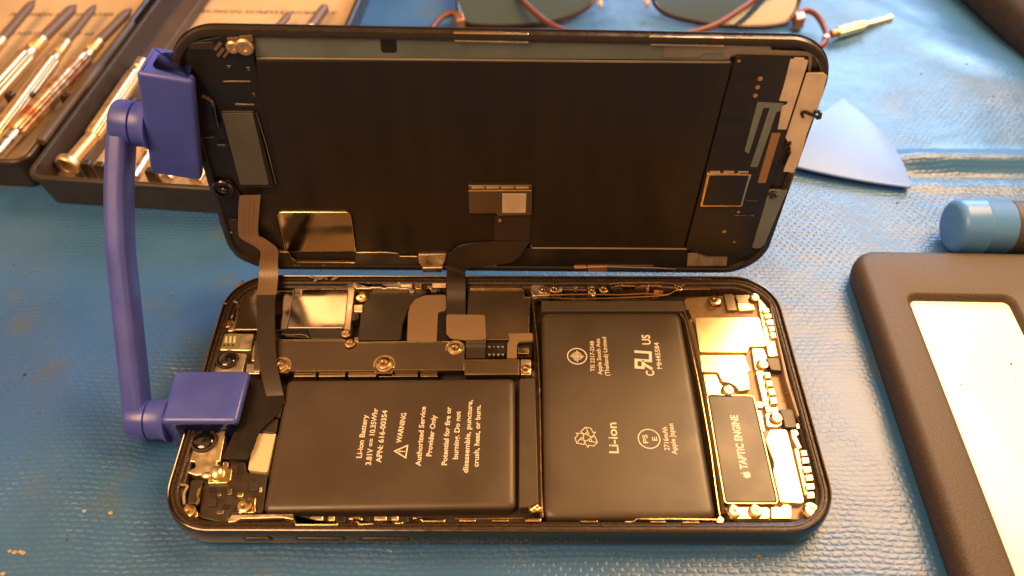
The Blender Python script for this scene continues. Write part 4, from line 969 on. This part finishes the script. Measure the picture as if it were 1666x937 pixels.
# pegs that hold the tools
def pegs(T, L, z=8):
    for (px, py) in L:
        p = Bp(px, py, z); bm = NB()
        extr(bm, rnd([(-1.6, 1.0), (1.6, 1.0), (1.6, z), (-1.6, z)], [.1, .1, 1.4, 1.4], 5), bevprof(-1.0, 1.0, .3, True), lambda a, b_, c: Vector((p.x + a * tx.x - c * tx.y, p.y + a * tx.y + c * tx.x, b_)))
        obj('peg', bm, M['tray'], T)
pegs(TL, [(13, 150), (46, 150), (64, 148), (104, 152), (10, 262)])
pegs(TR, [(212, 160), (229, 161), (138, 262), (160, 265), (243, 274), (180, 266)])
G_ = 'precision screwdrivers in the cases'
def driver(label, tip, c0, c1, h1, end, z=6.5, hm='brass', knob=False, r=2.1, tipm='sleeve', rt=None):
    """points along the tool in the photo: blade tip, start and end of collar, end of grip, end of barrel"""
    P = [Bp(*q, z) if q else None for q in (tip, c0, c1, h1, end)]
    T = thing('screwdriver', label, 'screwdriver', (P[2].x, P[2].y, z - r), G_)
    rt = rt or r * .75
    if tip:
        bm = NB(); L = (P[1] - P[0]).length; lathe(bm, P[0], P[1], [(0, .3), (L * .12, rt * .8), (L * .2, rt), (L + .3, rt)], 16); obj('blade', bm, M[tipm], T)
    if c0:
        bm = NB(); L = (P[2] - P[1]).length; lathe(bm, P[1], P[2], [(0, r * .85), (.3, r), (L * .6, r), (L * .66, r * .8), (L * .72, r * 1.05), (L, r * 1.1)], 22); obj('collar', bm, M['brass'], T)
    bm = NB(); L = (P[3] - P[2]).length; lathe(bm, P[2], P[3], [(0, r * 1.1), (.8, r * 1.3), (L - .8, r * 1.3), (L, r * 1.1)], 48, 10, .16, (.5, L - .5)); obj('grip', bm, M[hm], T, sharp=50)
    if end:
        bm = NB(); L = (P[4] - P[3]).length; lathe(bm, P[3], P[4], [(0, r * 1.05), (L, r * 1.05)], 22); obj('barrel', bm, M['brass'] if knob else M['tin'], T)
        if knob:
            d = (P[4] - P[3]).normalized(); bm = NB(); lathe(bm, P[4] - d * .5, P[4] + d * 4, [(0, r * 1.1), (.3, r * 1.7), (.8, r * 1.85), (2.4, r * 1.85), (2.9, r * 1.6), (2.9, r * 1.0), (2.6, r * .8), (2.6, .1)], 26); obj('end_cap', bm, M['brass'], T)
    return T
driver('screwdriver cut off by the left picture edge with its blunt brown tip showing', (57, 0), (3, 64), (-14, 84), (-60, 140), (-80, 165))
driver('gold screwdriver with the thickest grey brown tip, second from the left', (124, 8), (68, 64), (42, 92), (-60, 205), (-80, 228), r=2.5)
driver('slim gold screwdriver between the thick tipped one and the rusty one', (156, 8), (108, 68), (86, 98), (-20, 240), (-40, 266), r=1.9)
driver('screwdriver with a rusty orange grip near the edge of the left case', (214, 14), (160, 68), (138, 94), (24, 216), (-30, 276), hm='rust', r=2.3)
driver('gold screwdriver with a round end cap lying left of the blue arm', None, (232, 99), (219, 120), (150, 222), (114, 264), knob=True, r=1.9, z=7.5)
driver('gold screwdriver half hidden behind the blue arm and upper clip', (382, 60), (330, 120), (315, 140), (240, 252), (216, 290), r=1.8, z=5.5)
driver('screwdriver mostly behind the display with its slim tip over the liner print', (473, 20), (440, 60), (425, 80), (310, 240), (272, 292), r=1.8, z=5.5)
driver('screwdriver mostly behind the display with its wide tip by the right wall of the case', (532, 8), (505, 45), (490, 65), (360, 240), (318, 296), r=2.1, z=5.5, rt=1.9)

# ================================================================ SUNGLASSES
GZ = 3.0
SG = thing('sunglasses', 'folded sunglasses with dark frame and blue grey lenses behind the display', 'sunglasses', (52, 165, 0))
def gl(px, py, z): return Bp(px, py, z)
def lensring(L, lab):
    pts = crom([gl(*q) for q in L] + [gl(*L[0])], 8)[:-1]
    bm = NB(); tube(bm, pts, .85, 8, closed=True); r_ = obj('rim', bm, M['frame_dark'], SG)
    bm = NB(); c = sum(pts, Vector()) / len(pts)
    ins = [c + (p - c) * .985 for p in pts]; up_ = Vector((0, -.35, .9)) * .5
    loft(bm, [[p - up_ for p in ins], [p + up_ for p in ins]]); obj('lens', bm, M['sunlens'], SG)
lensring([(744, -60, 12), (744, -10, 6), (748, 22, 3.5), (765, 40, 2), (840, 42, 1.6), (905, 34, 1.8), (950, 16, 3), (966, -6, 5), (966, -60, 12), (850, -90, 15)], 'l')
lensring([(1062, -60, 12), (1062, -8, 6), (1072, 14, 3.5), (1105, 30, 2), (1180, 42, 1.6), (1250, 42, 1.6), (1284, 32, 2.5), (1300, 0, 6), (1304, -60, 12), (1180, -90, 15)], 'r')
bm = NB(); tube(bm, crom([gl(966, -30, 9), gl(990, -40, 10.5), (gl(1038, -40, 10.5)), gl(1062, -30, 9)], 6), .8, 8); obj('bridge', bm, M['temple_metal'], SG)
for (px, py) in ((976, 6), (1052, 4)):
    bm = NB(); bmesh.ops.create_icosphere(bm, subdivisions=3, radius=1, matrix=Matrix.Translation(gl(px, py, 4)) @ Matrix.Diagonal((1.2, 2.2, 1.6, 1))); obj('nose_pad', bm, M['pad'], SG, sharp=90)
bm = NB(); tube(bm, crom([gl(746, 24, 5), gl(734, 22, 5), (gl(722, 26, 5)), gl(711, 36, 5), gl(704, 52, 5), gl(740, 75, 5), gl(900, 80, 5), gl(1060, 72, 5.5), gl(1115, 56, 6), gl(1160, 42, 7), gl(1195, 22, 8), gl(1232, -4, 9), gl(1262, -30, 10)], 6), 1.15, 10); obj('temple', bm, M['temple'], SG)
bm = NB(); tube(bm, crom([gl(1296, 24, 5), gl(1312, 17, 5.5), gl(1328, 24, 5.5), gl(1340, 42, 5), gl(1344, 62, 5), gl(1320, 80, 5), gl(1200, 84, 4.5), gl(1020, 74, 4.5), gl(950, 62, 4.5), gl(900, 42, 5), gl(872, 22, 6), gl(848, -2, 7), gl(830, -30, 8)], 6), 1.15, 10); obj('temple', bm, M['temple'], SG)
for L in ([(738, 18), (752, 18), (756, 30), (742, 34)], [(1293, 18), (1308, 14), (1312, 28), (1296, 32)]):
    bm = NB(); slab(bm, BP(L, 6), 1.5, 6, .5, .5); obj('hinge', bm, M['temple_metal'], SG)
bm = NB(); p = gl(1344, 62, 5.5); lathe(bm, p - Vector((0, 0, 2)), p, [(0, 1.3), (2.6, 1.3), (3, 1.0), (3, .1)], 16); obj('hinge', bm, M['temple_metal'], SG)

# small metal tool next to the glasses
A = Bp(1352, 56, 3.2); B_ = Bp(1450, 29, 3.2); L = (B_ - A).length
ST = thing('pin_tool', 'small metal tool with six sided grip touching the hinge of the glasses', 'tool', (A.x, A.y, 0))
bm = NB(); lathe(bm, A, B_, [(0, 1.2), (.3, 1.5), (L * .10, 1.6)], 20); obj('tail', bm, M['temple_metal'], ST)
bm = NB(); lathe(bm, A, B_, [(L * .10, 1.9), (L * .12, 2.15), (L * .52, 2.15), (L * .54, 1.8)], 6); obj('grip', bm, M['bright'], ST, sharp=20)
bm = NB(); lathe(bm, A, B_, [(L * .54, 1.0), (L * .93, 1.0), (L * .95, 1.35), (L * .99, 1.35), (L, 1.0)], 18); obj('shaft', bm, M['bright'], ST)

# ================================================================ OPENING PICK
tri = [(1368, 168), (1484, 305), (1275, 268)]
a, b_, c = [Bp(x, y, 2.0) for x, y in tri]
def arc(p, q, o, n=12, k=.13):
    m_ = (p + q) / 2; d = (m_ - o); d.normalize(); hgt = (q - p).length * k
    return [p.lerp(q, i / n) + d * hgt * 4 * (i / n) * (1 - i / n) for i in range(n)]
pts = arc(a, b_, c, k=.10) + arc(b_, c, a, k=.03) + arc(c, a, b_, k=.06)
pl = rnd([(v.x, v.y) for v in pts], .9, 4)
PKo = (120, 80, 0)
bm = NB(); extr(bm, pl, [(.35, 0), (.1, .08), (0, .3), (0, .55), (.1, .75), (.35, .85)], lambda x, y, z: Vector((x, y, z + 1.3 + (y - 76) * .05)))
tag(obj('opening_pick', bm, M['pick'], sharp=60), 'pale blue plastic opening pick lying on the mat beside the display', 'pick')

# ================================================================ CAPPED TOOL
A = Bp(1546, 367, 7.6); A.z = 7.6; B_ = A + Vector((60, -1.6, 0))
CT = thing('capped_driver', 'tool handle with a sky blue end cap and grey brown grip at the right edge', 'tool', (A.x, A.y, 0))
bm = NB(); lathe(bm, A, B_, [(0, .1), (0, 5.6), (.25, 6.5), (.9, 7.2), (1.9, 7.55), (7.4, 7.6), (7.8, 7.8), (8.2, 7.6), (14.6, 7.6), (15.0, 7.4), (15.1, 6.8)], 56); obj('end_cap', bm, M['capblue'], CT, sharp=45)
bm = NB(); lathe(bm, A, B_, [(14.9, 6.8), (15.4, 7.3), (60, 7.3), (61, 6)], 48, 0); obj('grip', bm, M['handle'], CT)

# ================================================================ FRAMED DEVICE WITH WHITE PANEL
def DVF(cx, cy, ang):
    ca, sa = math.cos(ang), math.sin(ang)
    return lambda x, y, z: Vector((cx + x * ca - y * sa, cy + x * sa + y * ca, z))
tl = Bp(1371, 430, 1.0); bl_ = Bp(1539, 937, 1.0)
tl2 = Bp(1482, 488, 6.6); bl2 = Bp(1649, 937, 6.6); tr2 = Bp(1640, 490, 6.6)
ang = math.atan2(tl.x - bl_.x, -(bl_.y - tl.y)) * -1
DF = DVF(tl.x, tl.y, ang)
LW_, LH_ = 84, 120
DV = thing('framed_device', 'flat device with speckled brown casing and bright white panel at the right edge', 'device', (tl.x + 30, tl.y - 40, 0))
inv = lambda p: ((p.x - tl.x) * math.cos(ang) + (p.y - tl.y) * math.sin(ang), -(p.x - tl.x) * math.sin(ang) + (p.y - tl.y) * math.cos(ang))
i0 = inv(tl2); i1 = inv(tr2); i2 = inv(bl2)
wx0, wx1, wy1 = (i0[0] + i2[0]) / 2, i1[0], i0[1]
no = 10
outer = lambda d: rrect(LW_ / 2, -LH_ / 2, LW_ - 2 * d, LH_ - 2 * d, max(1, 6.5 - d), no)
inner = lambda d: rrect((wx0 + wx1) / 2, wy1 - 45, wx1 - wx0 + 2 * d, 90 + 2 * d, 1.6 + max(0, d), no)
bm = NB()
rows = [[DF(x, y, z) for x, y in outer(d)] for d, z in [(4, .1), (1.2, .1), (.5, .7), (.15, 2.2), (0, 4.5), (.3, 6.2), (1.0, 7.3), (1.9, 7.85), (2.8, 8.0)]]
rows += [[DF(x, y, z) for x, y in inner(d)] for d, z in [(1.6, 8.0), (1.2, 7.9), (.5, 7.3), (0, 6.4), (0, 5.0)]]
loft(bm, rows, True, True); obj('casing', bm, M['casing'], DV, sharp=50)
bm = NB(); loft(bm, [[DF(x, y, z) for x, y in inner(d)] for d, z in [(-.1, 5.02), (-.1, 6.3), (-.2, 6.35)]]); wp = obj('white_panel', bm, M['panel'], DV)
bm = NB()
for (x, y, s) in ((1645, 592, .3), (1563, 625, .2), (1652, 620, .15), (1600, 720, .12), (1580, 540, .12)):
    bmesh.ops.create_icosphere(bm, subdivisions=1, radius=s, matrix=Matrix.Translation(Bp(x, y, 6.4)))
obj('specks', bm, M['crumb'], wp)

# ================================================================ DARK BAG CORNER
a = Bp(1628, 0, 12); b_ = Bp(1722, 85, 12)
e = (b_ - a).normalized(); n_ = Vector((-e.y, e.x, 0)); n_ = n_ if n_.y > 0 else -n_
P0 = a - e * 60; Q0 = b_ + e * 40
bm = NB(); poly = [(v.x, v.y) for v in (P0, Q0, Q0 + n_ * 110, P0 + n_ * 110)]
extr(bm, rnd(poly, 8, 6), [(4, -.2), (1, .5), (-1.2, 4), (-1.5, 8), (-.6, 12), (1.2, 14.5), (4, 16), (10, 17.2), (20, 18)]); 
tag(obj('fabric_case', bm, M['bag'], sharp=60), 'dark soft case lying at the far right corner of the mat', 'case')
